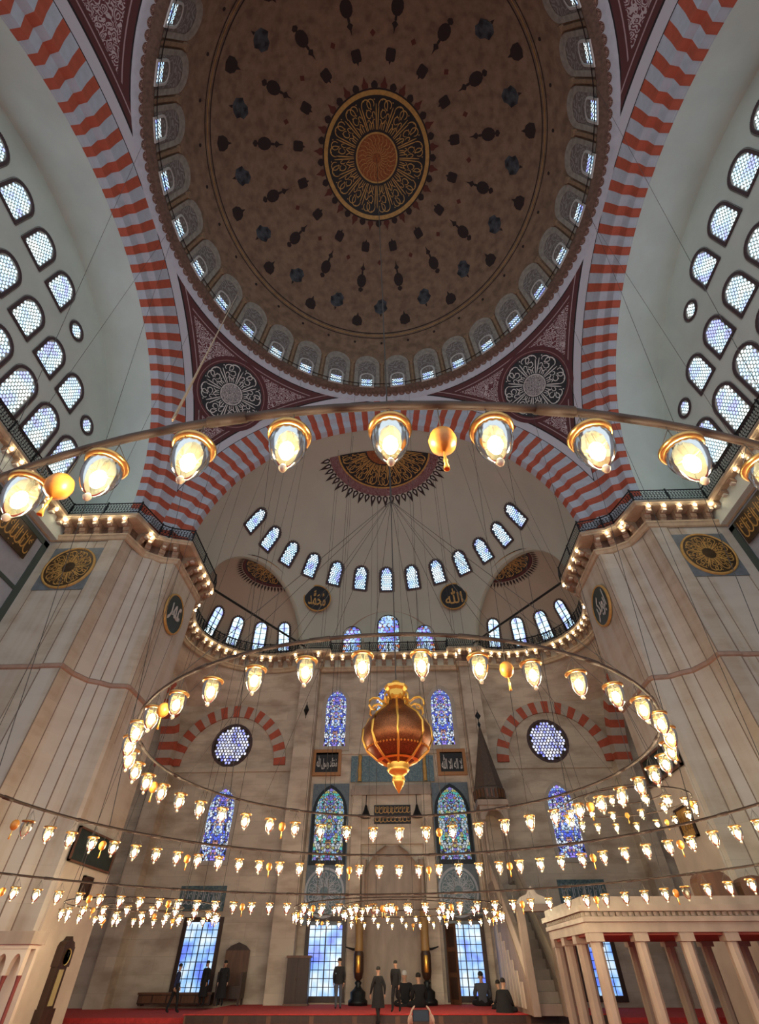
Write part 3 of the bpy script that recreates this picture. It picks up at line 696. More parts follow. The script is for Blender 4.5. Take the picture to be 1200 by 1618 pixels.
# half medallion at the crown of the semidome
p0 = (0, 17.75, ZS+SMRAD); mp = dome_map(p0, (1, 0, 0), (0, 1, 0), SMC, (SMRAD,)*3)
D2().ring(0, 4.95, 40, 0, pi, 8).obj('half_medallion_border', mp, 0.03, arabesque('semidome_border', (0.16, 0.045, 0.05), (0.36, 0.24, 0.24), 4, 0.3)[0], semi)
D2().ring(0, 3.95, 40, 0, pi, 6).obj('half_medallion_ground', mp, 0.05, M['black'], semi)
D2().ring(3.95, 4.1, 40, 0, pi).obj('half_medallion_rim', mp, 0.06, M['goldpaint'], semi)
D2().ring(0, 1.5, 30, 0, pi, 3).obj('half_rosette', mp, 0.06, M['orangep'], semi)
callig_ring(D2(), 1.55, 3.85, 9, 0.10, 5, 0.03, pi-0.03).obj('calligraphy', mp, 0.07, M['goldpaint'], semi, 'stuff')
for k in range(27):
    a = pi*(k+0.5)/27
    L_ = 6.35 if k % 2 else 6.0
    for pts, mm, of in (([(4.95, -.07), (5.15, -.26), (5.45, -.22), (L_, 0), (5.45, .22), (5.15, .26), (4.95, .07)], 'motifd', 0.035), ([(5.12, -.09), (5.4, -.08), (5.6, 0), (5.4, .08), (5.12, .09)], 'ivory', 0.05)):
        D2().poly([(x*cos(a)-y*sin(a), x*sin(a)+y*cos(a)) for x, y in pts]).obj('painted_petal', mp, of, M[mm], semi)
for k in range(13):
    az = radians(-0.4+12.95*(k-6)); p, rt, up, ou = on_dome(SMC, (SMRAD-0.10,)*3, az, radians(33.1)); p = p-up*1.03
    W_sd.put(frame(p, ou, up), 'arched lattice window with serrated painted border low in the semidome', 'semidome windows')
# central wall of the semidome with its faint arch
mb = MB(); mb.box(-6.2, 6.2, 29.75, 30.1, 19.6, 27.0); cw = mb.obj('wall_front_upper', M['semi'])
structure(cw, 'plaster wall with three stained windows under the semidome', 'wall')
am = mat('faint_arch', (0.42, 0.29, 0.21), 0.85)
D2().ring(3.95, 4.4, 40, 0, pi).obj('painted_arch', plane_map((0, 29.73, 21.2), (1, 0, 0), (0, 0, 1), (0, -1, 0)), 0.0, am, cw)
W_c3 = Win('centre', 'round', 1.55, 2.6, 0.05, 'stc', 0.36, 'dayblue'); W_c3b = Win('centre_tall', 'round', 1.85, 3.7, 0.05, 'stc', 0.40, 'dayblue')
for x, w in ((-3.2, W_c3), (0.0, W_c3b), (3.2, W_c3)):
    w.put(frame((x, 29.7, 21.0), (0, 1, 0)), 'stained glass window of pale blue ovals above the middle of the gallery, %s' % ('tallest of three' if x == 0 else 'beside the tallest one'), 'three stained windows under the semidome')
# exedrae
for s, nm in ((-1, 'left'), (1, 'right')):
    p1, p2, n = chord(s); c = EXC[s]
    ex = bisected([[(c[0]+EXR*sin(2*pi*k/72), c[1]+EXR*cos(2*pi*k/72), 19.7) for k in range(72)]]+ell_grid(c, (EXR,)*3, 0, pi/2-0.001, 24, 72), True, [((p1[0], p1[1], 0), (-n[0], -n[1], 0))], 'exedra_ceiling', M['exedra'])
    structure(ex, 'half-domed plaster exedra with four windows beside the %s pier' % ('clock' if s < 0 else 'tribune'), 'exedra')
    # rim of the exedra arch
    mid = (p1+p2)/2; t = (p2-p1)/np.linalg.norm(p2-p1); rr = 5.35
    cc = np.array([0, 17.7])+n*((p1-np.array([0, 17.7]))@n)
    rs = sqrt(SMRAD**2-((p1-np.array([0, 17.7]))@n)**2)
    mb = MB(); K = 36
    mb.grid([[tuple([cc[0]+t[0]*q*cos(pi*k/K)+n[0]*of, cc[1]+t[1]*q*cos(pi*k/K)+n[1]*of, ZS+q*sin(pi*k/K)]) for k in range(K+1)] for q, of in ((rs, -0.02), (rs-0.02, 0.35), (rs+1.3, 0.36))])
    mb.obj('exedra_arch', M['semi'], ex, True)
    # half medallion
    p0 = (c[0], c[1], ZS+EXR); ey = np.array([n[0], n[1], 0]); exv = np.array([n[1], -n[0], 0])
    mp = dome_map(np.array(p0)-ey*0.3, exv, ey, c, (EXR,)*3)
    D2().ring(0, 2.5, 32, 0, pi, 5).obj('half_medallion_ground', mp, 0.03, M['black'], ex)
    D2().ring(2.5, 2.8, 32, 0, pi).obj('half_medallion_border', mp, 0.03, M['maroon'], ex)
    D2().ring(0, 0.8, 24, 0, pi, 2).obj('half_rosette', mp, 0.045, M['goldpaint'], ex)
    callig_ring(D2(), 0.85, 2.42, 7, 0.085, 21, 0.03, pi-0.03).obj('calligraphy', mp, 0.05, M['goldpaint'], ex, 'stuff')
    for k in range(30):
        a = pi*(k+0.5)/30
        D2().poly([(x*cos(a)-y*sin(a), x*sin(a)+y*cos(a)) for x, y in [(2.85, -.08), (3.1, -.1), (3.5, 0), (3.1, .1), (2.85, .08)]]).obj('painted_ray', mp, 0.03, M['motifd'], ex)
    for azd in (154, 130, 106, 82.5):
        a = radians(azd); a = a if s < 0 else pi-a
        el = radians(18.5); ou = np.array([cos(a)*cos(el), sin(a)*cos(el), sin(el)]); up = np.array([-cos(a)*sin(el), -sin(a)*sin(el), cos(el)])
        p = np.array(c)+(EXR-0.17)*ou-up*1.17
        W_ex.put(frame(p, ou, up), 'slender leaded window with red rays painted round its arch in the exedra', 'exedra windows')
    # iron tie bar across the mouth of the exedra
    mb = MB(); mb.tube([(p1[0]-n[0]*0.1, p1[1], 21.0), (p2[0]-n[0]*0.1, p2[1], 21.1)], 0.085, 6)
    mb.obj('tie_bar', M['iron'], ex)
    # squinch between the square corner and the round gallery
    a0, a1 = radians(60), radians(200); rows0, rows1 = [], []
    for k in range(25):
        a = a0+(a1-a0)*k/24; x, y = c[0]*-s+5.75*cos(a), c[1]+5.75*sin(a)   # built for the negative side
        dx, dy = cos(a), sin(a)
        tq = (QY-0.02-y)/dy if dy > 0.02 else 1e9; ts = (-16.6-x)/dx if dx < -0.02 else 1e9; tt = max(0, min(tq, ts))
        rows0.append((s*-1*(x+dx*tt), y+dy*tt, 16.9)); rows1.append((s*-1*x, y, 19.75))
    midr = [((a_[0]*0.45+b_[0]*0.55), (a_[1]*0.45+b_[1]*0.55), 18.2) for a_, b_ in zip(rows0, rows1)]
    mb = MB(); mb.grid([rows0, midr, rows1]); mb.obj('squinch', M['qibla'], ex, True)

# qibla wall
q = MB(); q.box(-25, 25, QY, QY+0.6, 0, 19.8); wq = q.obj('wall_front', M['qibla'])
structure(wq, 'marble qibla wall at the far end of the prayer hall', 'wall')
for s in (-1, 1):
    mb = MB(); mb.box(min(s*5.75, s*7.15), max(s*5.75, s*7.15), 29.25, QY, 0.3, 19.8); structure(mb.obj('wall_pilaster', M['qibla']), 'plain marble pilaster on the qibla wall %s' % ('beside the tall cabinet' if s < 0 else 'beside the pulpit'), 'pilaster')
    mb = MB(); mb.box(min(s*7.15, s*16.6), max(s*7.15, s*16.6), QY-0.14, QY, 12.05, 12.4); structure(mb.obj('trim_%d' % (1 if s < 0 else 2), M['qibla']), 'marble string course under the blind arch %s' % ('near the clock pier' if s < 0 else 'behind the pulpit'), 'moulding')
    mb = MB(); mb.box(min(s*15.9, s*17.0), max(s*15.9, s*17.0), 29.2, QY, 0.16, 12.3); structure(mb.obj('wall_corner_pier', M['qibla']), 'marble corner pier under the side arch behind the %s pier' % ('clock' if s < 0 else 'tribune'), 'pilaster')
mb = MB(); mb.box(-5.75, 5.75, QY-0.1, QY, 13.15, 13.3); structure(mb.obj('trim_3', M['qibla']), 'marble string course under the three upper stained windows', 'moulding')
# blind arches and side openings with red and white voussoirs
def wall_arch(nm, label, axis, rotf, n, r0, r1, dp0, dp1, loc, a_from=0, a_to=pi):
    e = empty(nm, loc); structure(e, label, 'arch'); st = (a_to-a_from)/n
    pr = [(dp0, r0), (dp1, r0)]; bk = [(dp1, r1), (dp0, r1)]
    r_ = wedge('r', axis, st*0.99, pr, bk, 0.0).data('voussoir_'+nm, M['red']); w_ = wedge('w', axis, st*0.99, pr, bk, 0.0).data('voussoir_w_'+nm, M['white' if 0 else 'vw'])
    for k in range(n): inst('voussoir', r_ if k % 2 == 0 else w_, e, rot=rotf(a_from+st*(k+0.5)))
M['vw'] = mat('grey_voussoir', (0.50, 0.44, 0.37), 0.75, var=0.15, scale=2)
for s, nm in ((-1, 'left'), (1, 'right')):
    wall_arch('arch_blind_'+nm, 'red and grey striped blind arch round the rose window %s' % ('near the clock pier' if s < 0 else 'behind the pulpit'), lambda dp, r, a: (r*cos(a), dp, r*sin(a)), lambda t: (0, -t, 0), 25, 3.5, 4.35, -0.14, 0.1, (s*12.15, QY-0.02, 12.5))
    wall_arch('arch_side_'+nm, 'red and grey striped side arch opening to the aisle behind the %s pier' % ('clock' if s < 0 else 'tribune'), lambda dp, r, a, s=s: (s*dp, r*cos(a), r*sin(a)), lambda t: (t, 0, 0), 27, 4.55, 5.4, -0.45, 0.6, (s*16.6, 24.75, 12.3))
    mb = MB(); K = 24   # spandrel above the side arch
    mb.grid([[(s*16.6, 24.75+4.6*cos(pi*k/K), 12.3+4.6*sin(pi*k/K)) for k in range(K+1)], [(s*16.6, 24.75+5.6*max(-1, min(1, 1.6*cos(pi*k/K))), 12.3 if k in (0, K) else 19.7) for k in range(K+1)]])
    structure(mb.obj('wall_spandrel_'+nm, M['qibla']), 'marble spandrel wall above the aisle opening behind the %s pier' % ('clock' if s < 0 else 'tribune'), 'wall')
    mb = MB(); mb.box(min(s*24, s*24.4), max(s*24, s*24.4), 13, QY, 0, 19.8); mb.box(min(s*16.7, s*24.4), max(s*16.7, s*24.4), 19.6, QY, 18.6, 19.0)  # unseen outer wall and roof, added to block world light from the aisle
    structure(mb.obj('wall_light_block_'+nm, M['qibla']), 'unseen wall and roof added behind the %s pier to block outside light' % ('clock' if s < 0 else 'tribune'), 'wall')
M['rosecell'] = day_glass('rose_glass', 1.1, (0.55, 0.6, 0.95), (0.95, 0.93, 0.98), (0.15, 0.16, 0.75), 3.0)
M['rosedark'] = mat('rose_lead', (0.035, 0.035, 0.07), 0.7)
W_ro = Win('rose', 'circle', 2.75, 2.75, 0.16, 'rosedark', 0.235, 'rosecell')
for px, py, t in ((367, 1177, 'near the clock pier'), (866, 1170, 'behind the pulpit')):
    p = aty(px, py, QY-0.05); W_ro.put(frame((p[0], QY-0.03, p[2]-1.375), (0, 1, 0)), 'round rose window of white and blue glass %s' % t, 'rose windows')
W_qu = Win('qibla_upper', 'point', 1.6, 4.3, 0.32, 'stb', None, framem='vw'); W_qc = Win('qibla_centre', 'point', 2.2, 4.7, 0.32, 'stb', None, framem='vw')
for x, w, t in ((-4.25, W_qu, 'above the framed panel beside the tall cabinet'), (0, W_qc, 'behind the hanging gilt lantern'), (4.05, W_qu, 'above the framed panel beside the pulpit')):
    w.put(frame((x, QY-0.04, 13.75), (0, 1, 0)), 'pointed blue stained glass window %s' % t, 'upper stained windows of the qibla wall')
W_qm = Win('qibla_middle', 'point', 1.95, 4.15, 0.22, 'stm', None, framem='iron'); W_qf = Win('qibla_far', 'point', 1.75, 4.2, 0.24, 'stb', None, framem='vw')
tl = MB(); tl.box(-1.28, 1.28, -0.06, 0, 0, 7.6); tlm = tl.data('tile_panel', M['tile'])
for x, t in ((-4.25, 'beside the tall cabinet'), (4.12, 'beside the pulpit')):
    ts = empty('tile_surround', (x, QY-0.04, 0)); tag(ts, 'tall dark tile surround with calligraphy roundel %s' % t, 'tile surround')
    inst('tiles', tlm, ts, loc=(0, 0, 3.6))
    W_qm.put(frame((x, QY-0.16, 6.75), (0, 1, 0)), 'pointed multicoloured stained window in a dark tile surround %s' % t, 'stained windows in tile surrounds')
    mp = plane_map((-0.05, -0.07, 5.15), (1, 0, 0), (0, 0, 1), (0, -1, 0))
    D2().ring(0, 1.25, 36, k=2).obj('tile_roundel', mp, 0.01, M['teal'], ts); D2().ring(1.12, 1.25, 36).obj('tile_roundel_rim', mp, 0.02, M['panelgrey'], ts)
    callig_ring(D2(), 0.25, 1.05, 10, 0.05, 8).obj('tile_calligraphy', mp, 0.03, M['panelgrey'], ts, 'stuff')
for x, z0, t in ((-11.85, 6.8, 'between the clock pier and the pilaster'), (11.65, 6.8, 'behind the pulpit stairs')):
    W_qf.put(frame((x, QY-0.04, z0), (0, 1, 0)), 'pointed deep blue stained window %s' % t, 'far stained windows')
W_lo = Win('ground', 'rect', 1.95, 3.15, 0.24, 'dayblue', None, bars=(6, 9, 0.016), framem='wood')
for x, t in ((-11.55, 'behind the long dark bench'), (-4.05, 'beside the tall dark cabinet'), (4.15, 'beside the open wooden shutter'), (11.6, 'behind the pulpit')):
    e = W_lo.put(frame((x, QY-0.06, 0.62), (0, 1, 0)), 'ground floor window of blue daylight panes %s' % t, 'ground floor windows')
# open shutter beside the window near the pulpit
sh = empty('window_shutter', (3.1, QY-0.2, 0.305), radians(-62)); tag(sh, 'open brown wooden shutter beside the ground floor window near the pulpit', 'shutter')
mb = MB(); mb.box(0, 1.0, -0.04, 0.04, 0, 3.3); mb.obj('leaf', M['wood2'], sh)
for z in (0.2, 1.25, 2.3): mb = MB(); mb.box(0.14, 0.86, -0.06, -0.04, z, z+0.85); mb.obj('panel', M['wood'], sh)

# ------------------------------------------------------------------ piers and aisle walls
def mirror(pts, s): return [(s*x if True else x, y) for x, y in pts]
PIER = [(-19.4, 12.75), (-16.0, 12.75), (-15.92, 12.68), (-15.0, 12.68), (-14.92, 13.5), (-14.55, 14.3), (-14.1, 14.55), (-13.7, 14.92), (-12.95, 15.0), (FACE*-1, 15.15), (FACE*-1, 19.1), (-14.0, 19.5), (-19.4, 19.5)]
for s, nm in ((-1, 'left'), (1, 'right')):
    pts = [(-s*x, y) for x, y in PIER]
    e = empty('pier_'+nm); structure(e, 'massive stepped marble pier with the %s' % ('tall wall clock' if s < 0 else 'gold framed picture'), 'pier')
    mb = MB(); mb.prism(pts, 0, 19.8); mb.obj('shaft', M['pier'], e, fix=True)
    def sweep(path, prof, z):
        """path 2D, prof list of (out, dz); out to the nave side"""
        rows = []; N = len(path)
        for i, p in enumerate(path):
            a = np.array(path[max(0, i-1)]); b = np.array(p); c2 = np.array(path[min(N-1, i+1)])
            t1 = (b-a)/(np.linalg.norm(b-a)+1e-9) if i > 0 else None; t2 = (c2-b)/(np.linalg.norm(c2-b)+1e-9) if i < N-1 else None
            n1 = np.array([-t1[1], t1[0]]) if t1 is not None else None; n2 = np.array([-t2[1], t2[0]]) if t2 is not None else None
            if n1 is None: nn = n2
            elif n2 is None: nn = n1
            else:
                nn = n1+n2; nn = nn/max(0.35, (nn@nn)/2)
            rows.append([(b[0]+nn[0]*o, b[1]+nn[1]*o, z+dz) for o, dz in prof])
        return rows
    face = [p for p in PIER[:-2]]
    fp = [(x, y) for x, y in face[::-1]]          # walking so that the nave is on the left hand
    rows = sweep(fp, [(0.0, -0.14), (0.09, -0.10), (0.09, 0.04), (0.0, 0.12)], 11.8)
    mb = MB(); mb.grid([[(-s*x, y, z) for x, y, z in r] for r in rows]); mb.obj('string_course', mat('string_stone', (0.42, 0.27, 0.20), 0.7, var=0.2), e)
    for x0, y0, x1, y1 in ((18.72, 12.75, 18.69, 12.735), (16.62, 12.75, 16.59, 12.735), (16.01, 12.75, 15.97, 12.71), (15.04, 12.68, 14.99, 12.66)):
        mb = MB(); mb.box(min(s*x0, s*x1), max(s*x0, s*x1), y1, y0, 0, 19.5); mb.obj('stone_joint', M['joint'], e)
    for y0, y1 in ((15.13, 15.17), (15.62, 15.65)):
        mb = MB(); mb.box(min(s*FACE, s*(FACE-0.012)), max(s*FACE, s*(FACE-0.012)), y0, y1, 9.3, 19.5); mb.obj('stone_joint', M['joint'], e)
    for (xa, ya), (xb, yb) in ((PIER[4], PIER[5]), (PIER[5], PIER[6]), (PIER[6], PIER[7]), (PIER[7], PIER[8])):
        nx, ny = 0.7, -0.7
        mb = MB(); mb.box(-s*xa-0.02, -s*xa+0.02, ya-0.02, ya+0.02, 0, 19.45); mb.obj('stone_joint', M['joint'], e)
    # side wall of the aisle gallery, below the tympanum
    mb = MB(); mb.box(min(s*19.4, s*20.0), max(s*19.4, s*20.0), -14, 12.75, 0, 19.8)
    w_ = mb.obj('wall_'+nm, M['panelgrey']); structure(w_, 'grey marble gallery wall below the tympanum on the %s' % ('clock side' if s < 0 else 'tribune side'), 'wall')
    for y0, y1, z0, z1 in ((12.35, 12.75, 0, 19.3), (-14, 12.75, 19.0, 19.3), (9.0, 12.35, 15.9, 16.1), (10.6, 10.75, 8, 15.9), (9.2, 9.35, 8, 15.9)):
        mb = MB(); mb.box(min(s*19.33, s*19.4), max(s*19.33, s*19.4), y0, y1, z0, z1); mb.obj('marble_border', M['verd'], w_)
    mb = MB(); mb.lathe([(1.5, 0), (1.75, 0)], 40); 
    # gilt calligraphy panel
    pc = atx(25, 843, -19.3) if s < 0 else atx(1190, 822, 19.3)
    g = empty('calligraphy_plaque'); g.matrix_basis = frame((s*19.26, min(pc[1]-0.3, 10.6), pc[2]), (s, 0, 0))
    tag(g, 'gilt openwork calligraphy panel on the gallery wall on the %s' % ('clock side' if s < 0 else 'tribune side'), 'panel')
    mb = MB(); mb.box(-1.5, 1.5, -0.06, 0, -0.75, 0.75); mb.obj('ground', M['brownroundel'], g)
    callig_rect(D2(), 2.8, 1.4, 7, 0.09, 31).obj('calligraphy', plane_map((0, -0.07, 0), (1, 0, 0), (0, 0, 1), (0, -1, 0)), 0.0, M['goldpaint'], g, 'stuff')
# paler slab low on the inner faces of both piers
for s, zt in ((-1, 4.75), (1, 7.9)):
    mb = MB(); mb.box(min(s*FACE, s*(FACE-0.06)), max(s*FACE, s*(FACE-0.06)), 15.2, 19.05, 0, zt)
    structure(mb.obj('trim_lining', M['pale']), 'paler slab low on the inner face of the %s pier' % ('clock' if s < 0 else 'tribune'), 'wall lining')

# ------------------------------------------------------------------ gallery: moulding, slab, corbels, railing, bulbs
half = [(0, 29.85), (-5.72, 29.85), (-5.72, 29.2), (-7.2, 29.2)]
half += [(-9.8+5.7*cos(radians(a)), 24.2+5.7*sin(radians(a))) for a in np.linspace(64, 236, 30)]
half += [(-12.85, 19.0), (-12.85, 15.12), (-13.7, 14.9), (-14.58, 14.3), (-15.0, 12.7), (-19.35, 12.7), (-19.35, -2)]
gal = empty('gallery'); structure(gal, 'stone gallery on corbels running round the piers and the qibla bay', 'gallery')
rail = empty('gallery_railing'); tag(rail, 'black wrought iron lattice railing along the stone gallery', 'railing')
def both(rows): return [rows, [[(-x, y, z) for x, y, z in r] for r in rows]]
for rr in both(sweep(half, [(0, 19.45), (0.10, 19.5), (0.16, 19.66), (0.22, 19.72), (0.22, 19.82), (0, 19.84)], 0)):
    mb = MB(); mb.grid(rr); mb.obj('moulding', M['gallery'], gal)
for rr in both(sweep(half, [(0.0, 20.48), (0.82, 20.5), (0.86, 20.58), (0.92, 20.62), (0.92, 20.76), (-0.6, 20.78)], 0)):
    mb = MB(); mb.grid(rr); mb.obj('slab', M['gallery'], gal)
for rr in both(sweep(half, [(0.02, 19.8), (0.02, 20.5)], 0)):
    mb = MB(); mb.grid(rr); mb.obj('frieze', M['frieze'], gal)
# evenly spaced stations along the path
def stations(path, step):
    out_ = []; carry = step/2
    for a, b in zip(path[:-1], path[1:]):
        a, b = np.array(a), np.array(b); L_ = np.linalg.norm(b-a)
        if L_ < 1e-6: continue
        t = (b-a)/L_; n = np.array([-t[1], t[0]])
        while carry <= L_: out_.append((a+t*carry, n)); carry += step
        carry -= L_
    return out_
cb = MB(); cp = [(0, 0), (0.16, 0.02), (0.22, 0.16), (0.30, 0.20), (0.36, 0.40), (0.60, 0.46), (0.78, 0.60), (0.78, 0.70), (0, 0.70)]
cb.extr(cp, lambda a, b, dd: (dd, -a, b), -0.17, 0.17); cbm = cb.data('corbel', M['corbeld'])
drp = MB(); drp.box(-0.1, 0.1, -0.72, -0.5, 0.34, 0.47); drpm = drp.data('corbel_block', M['pale'])
gbl = MB(); gbl.lathe([(0.001, -0.06), (0.036, -0.044), (0.056, 0), (0.044, 0.04), (0.024, 0.06), (0.024, 0.13), (0.001, 0.13)], 10); gblm = gbl.data('gallery_bulb', M['smallbulb'], True)
BP = []
for sg in (-1, 1):
    for i, (p, n) in enumerate(stations(half, 0.86)):
        p = np.array([-sg*p[0] if sg > 0 else p[0], p[1]]); nn = np.array([-n[0] if sg > 0 else n[0], n[1]])
        if p[1] < 4 and abs(p[0]) > 15: continue
        Mx = frame((p[0], p[1], 19.80), (-nn[0], -nn[1], 0))
        c_ = inst('corbel', cbm, gal, Mx); inst('corbel_block', drpm, c_)
        bp_ = np.array([p[0]+nn[0]*0.84, p[1]+nn[1]*0.84])
        if rnd.random() < 0.22 or any(np.linalg.norm(bp_-q) < 0.3 for q in BP): continue
        BP.append(bp_)
        b = inst('gallery_bulb', gblm, None, Matrix.Translation((p[0]+nn[0]*0.84, p[1]+nn[1]*0.84, 20.38)))
        tag(b, 'small glowing globe bulb under the edge of the stone gallery', 'bulb', 'bulbs along the gallery edge')
# railing
for sg in (-1, 1):
    top_r, bot_r = sweep(half, [(0.86, 21.62)], 0), sweep(half, [(0.86, 20.9)], 0)
    T = [(-x if sg > 0 else x, y, z) for (x, y, z), in top_r]; B = [(-x if sg > 0 else x, y, z) for (x, y, z), in bot_r]
    mb = MB(); mb.tube(T, 0.05, 4); mb.obj('top_rail', M['iron'], rail)
    mb = MB(); mb.tube(B, 0.035, 4); mb.obj('bottom_rail', M['iron'], rail)
    mb = MB(); po = MB(); po.box(-0.035, 0.035, -0.035, 0.035, 20.72, 21.72); pom = po.data('rail_post', M['iron'])
    for (a, b) in zip(B[:-1], B[1:]):
        a, b = np.array(a), np.array(b); L_ = np.linalg.norm(b-a)
        if L_ < 0.05: continue
        t = (b-a)/L_; k = max(1, int(L_/0.17)); nrm = np.array([-t[1], t[0], 0])*0.008
        for i in range(k):
            x0, x1 = a+t*(L_*i/k), a+t*(L_*(i+1)/k); h = np.array([0, 0, 0.72])
            for u, v in ((x0, x1+h), (x1, x0+h), (x0+h*0.5, x1+h*0.5)):
                w = np.array([0, 0, 0.016])+t*0.012
                mb.add([u-w, u+w, v+w, v-w], [(0, 1, 2, 3)])
            cc = (x0+x1)/2
            for hz in (0.22, 0.5):
                rr_ = 0.05; mb.add([cc+t*rr_*cos(q)+np.array([0, 0, hz+rr_*sin(q)]) for q in np.linspace(0, 2*pi, 7)[:-1]], [tuple(range(6))])
        kk = max(1, round(L_/1.9))
        for i in range(kk): x0 = a+t*(L_*i/kk); inst('rail_post', pom, rail, Matrix.Translation((x0[0], x0[1], 0)))
    lo = mb.obj('lattice', M['iron'], rail); lo['kind'] = 'stuff'

# ------------------------------------------------------------------ roundels and panels
def sphere_hit(px, py, c, r):
    v = ray(px, py); o = CP-np.array(c); b = o@v; t = -b+sqrt(max(0, b*b-(o@o-r*r))); return CP+v*t
def roundel(name, o, into, r, ground, rim, label, text=None, seed=1, up=(0, 0, 1), slab=None, strokes=None, tm='goldpaint'):
    e = empty(name); e.matrix_basis = frame(o, into, up); tag(e, label, 'roundel')
    if slab: mb = MB(); mb.box(-slab, slab, -0.05, 0.0, -slab, slab); mb.obj('backing_slab', M['slate'], e)
    mb = MB(); mb.lathe([(0.001, 0), (r, 0), (r, 0.08), (0.001, 0.08)], 48); o_ = mb.obj('disc', M[ground], e); o_.rotation_euler = (pi/2, 0, 0); o_.location = (0, -0.04, 0)
    mb = MB(); mb.lathe([(r-0.02, 0.06), (r-0.0, 0.13), (r+0.09, 0.12), (r+0.10, 0)], 48); o_ = mb.obj('rim', M[rim], e, True); o_.rotation_euler = (pi/2, 0, 0); o_.location = (0, -0.03, 0)
    if text: text_obj('calligraphy', text, Matrix.Translation((0, -0.135, 0)), 1.0, M[tm], e, fit_w=r*1.35, fit_h=r*1.25)
    if strokes:
        callig_ring(D2(), r*0.25, r*0.92, strokes, 0.06, seed).obj('calligraphy', plane_map((0, -0.13, 0), (1, 0, 0), (0, 0, 1), (0, -1, 0)), 0, M[tm], e, 'stuff')
    return e
p = sphere_hit(502, 948, SMC, SMRAD); roundel('calligraphy_roundel', p+np.array([0, -0.25, 0]), (p[0]*0.5, 10, 2.2), 1.13, 'black', 'goldpaint', 'black roundel with gold lettering of many loops between the clock side exedra and the windows', '\ufdf4')
p = sphere_hit(717, 945, SMC, SMRAD); roundel('calligraphy_roundel', p+np.array([0, -0.25, 0]), (p[0]*0.5, 10, 2.2), 1.13, 'black', 'goldpaint', 'black roundel with tall gold strokes between the pulpit side exedra and the windows', '\ufdf2')
roundel('pier_roundel', (-FACE+0.02, 16.72, 17.0), (-1, 0, 0), 1.12, 'green', 'goldpaint', 'dark green roundel with pale lettering on the pier with the wall clock', '\ufeae\ufee4\ufecb', tm='ivory')
roundel('pier_roundel', (FACE-0.02, 16.80, 17.05), (1, 0, 0), 1.12, 'green', 'goldpaint', 'dark green roundel with pale lettering on the pier with the gold picture', '\ufeae\ufedc\ufe91\ufeee\ufe91\ufe8d', tm='ivory')
for s in (-1, 1):
    roundel('pier_roundel', (s*17.32, 12.74, 17.5), (0, 1, 0), 1.28, 'brownroundel', 'goldpaint', 'brown and gilt roundel on a grey square slab on the pier with the %s' % ('wall clock' if s < 0 else 'gold picture'), slab=1.42, strokes=9, seed=4)
for px, py, tx, t in ((517, 1205, '\ufdf2 \ufedd\ufeee\ufeb3\ufead \ufdf4', 'beside the tall cabinet'), (714, 1204, '\ufdf2 \ufefb\ufe8d \ufeea\ufedf\ufe8d \ufefb', 'beside the pulpit')):
    p = aty(px, py, QY-0.05); e = empty('calligraphy_plaque'); e.matrix_basis = frame((p[0], QY, p[2]), (0, 1, 0))
    tag(e, 'black plaque of white calligraphy in an orange frame %s' % t, 'panel')
    mb = MB(); mb.box(-0.85, 0.85, -0.10, 0, -0.68, 0.68); mb.obj('ground', M['black'], e)
    for x0, x1, z0, z1 in ((-1.05, 1.05, 0.66, 0.88), (-1.05, 1.05, -0.88, -0.66), (-1.05, -0.83, -0.66, 0.66), (0.83, 1.05, -0.66, 0.66)):
        mb = MB(); mb.box(x0, x1, -0.16, 0, z0, z1); mb.obj('frame_rail', mat('orange_frame', (0.40, 0.19, 0.07), 0.6) if 'of' not in M else M['of'], e)
    text_obj('calligraphy', tx, Matrix.Translation((0, -0.13, 0)), 1.0, M['ivory'], e, fit_w=1.5, fit_h=0.95)
# framed boards on the inner faces of the piers
def board(name, s, y0, y1, z0, z1, label, cat, ground, fm, fw=0.12):
    e = empty(name); e.matrix_basis = frame((s*(FACE-0.06), (y0+y1)/2, (z0+z1)/2), (s, 0, 0)); tag(e, label, cat); w, h = (y1-y0)/2, (z1-z0)/2
    mb = MB(); mb.box(-w, w, -0.05, 0, -h, h); mb.obj('board', M[ground], e)
    for x0, x1, a, b in ((-w, w, h-fw, h), (-w, w, -h, -h+fw), (-w, -w+fw, -h, h), (w-fw, w, -h, h)):
        mb = MB(); mb.box(x0, x1, -0.12, 0, a, b); mb.obj('frame_rail', M[fm], e)
    return e
board('notice_board', -1, 15.2, 18.8, 4.78, 5.95, 'dark board with thin gilt frame above the wall clock', 'board', 'green', 'wood2', 0.06)
board('small_plaque', -1, 16.85, 17.6, 3.75, 4.5, 'small dark wooden panel between the dark board and the wall clock', 'panel', 'wood', 'wood', 0.06)
board('notice_board', 1, 15.15, 18.85, 7.95, 9.15, 'dark board with brown wooden frame above the gold picture', 'board', 'green', 'wood2', 0.10)
g = board('framed_picture', 1, 16.1, 17.35, 5.55, 6.7, 'square gold picture in a dark frame low on the pier beside the tribune', 'picture', 'goldpaint', 'wood', 0.07)
callig_rect(D2(), 0.95, 0.8, 4, 0.05, 9).obj('drawing', plane_map((0, -0.06, 0), (1, 0, 0), (0, 0, 1), (0, -1, 0)), 0, mat('umber', (0.3, 0.14, 0.03), 0.7), g, 'stuff')
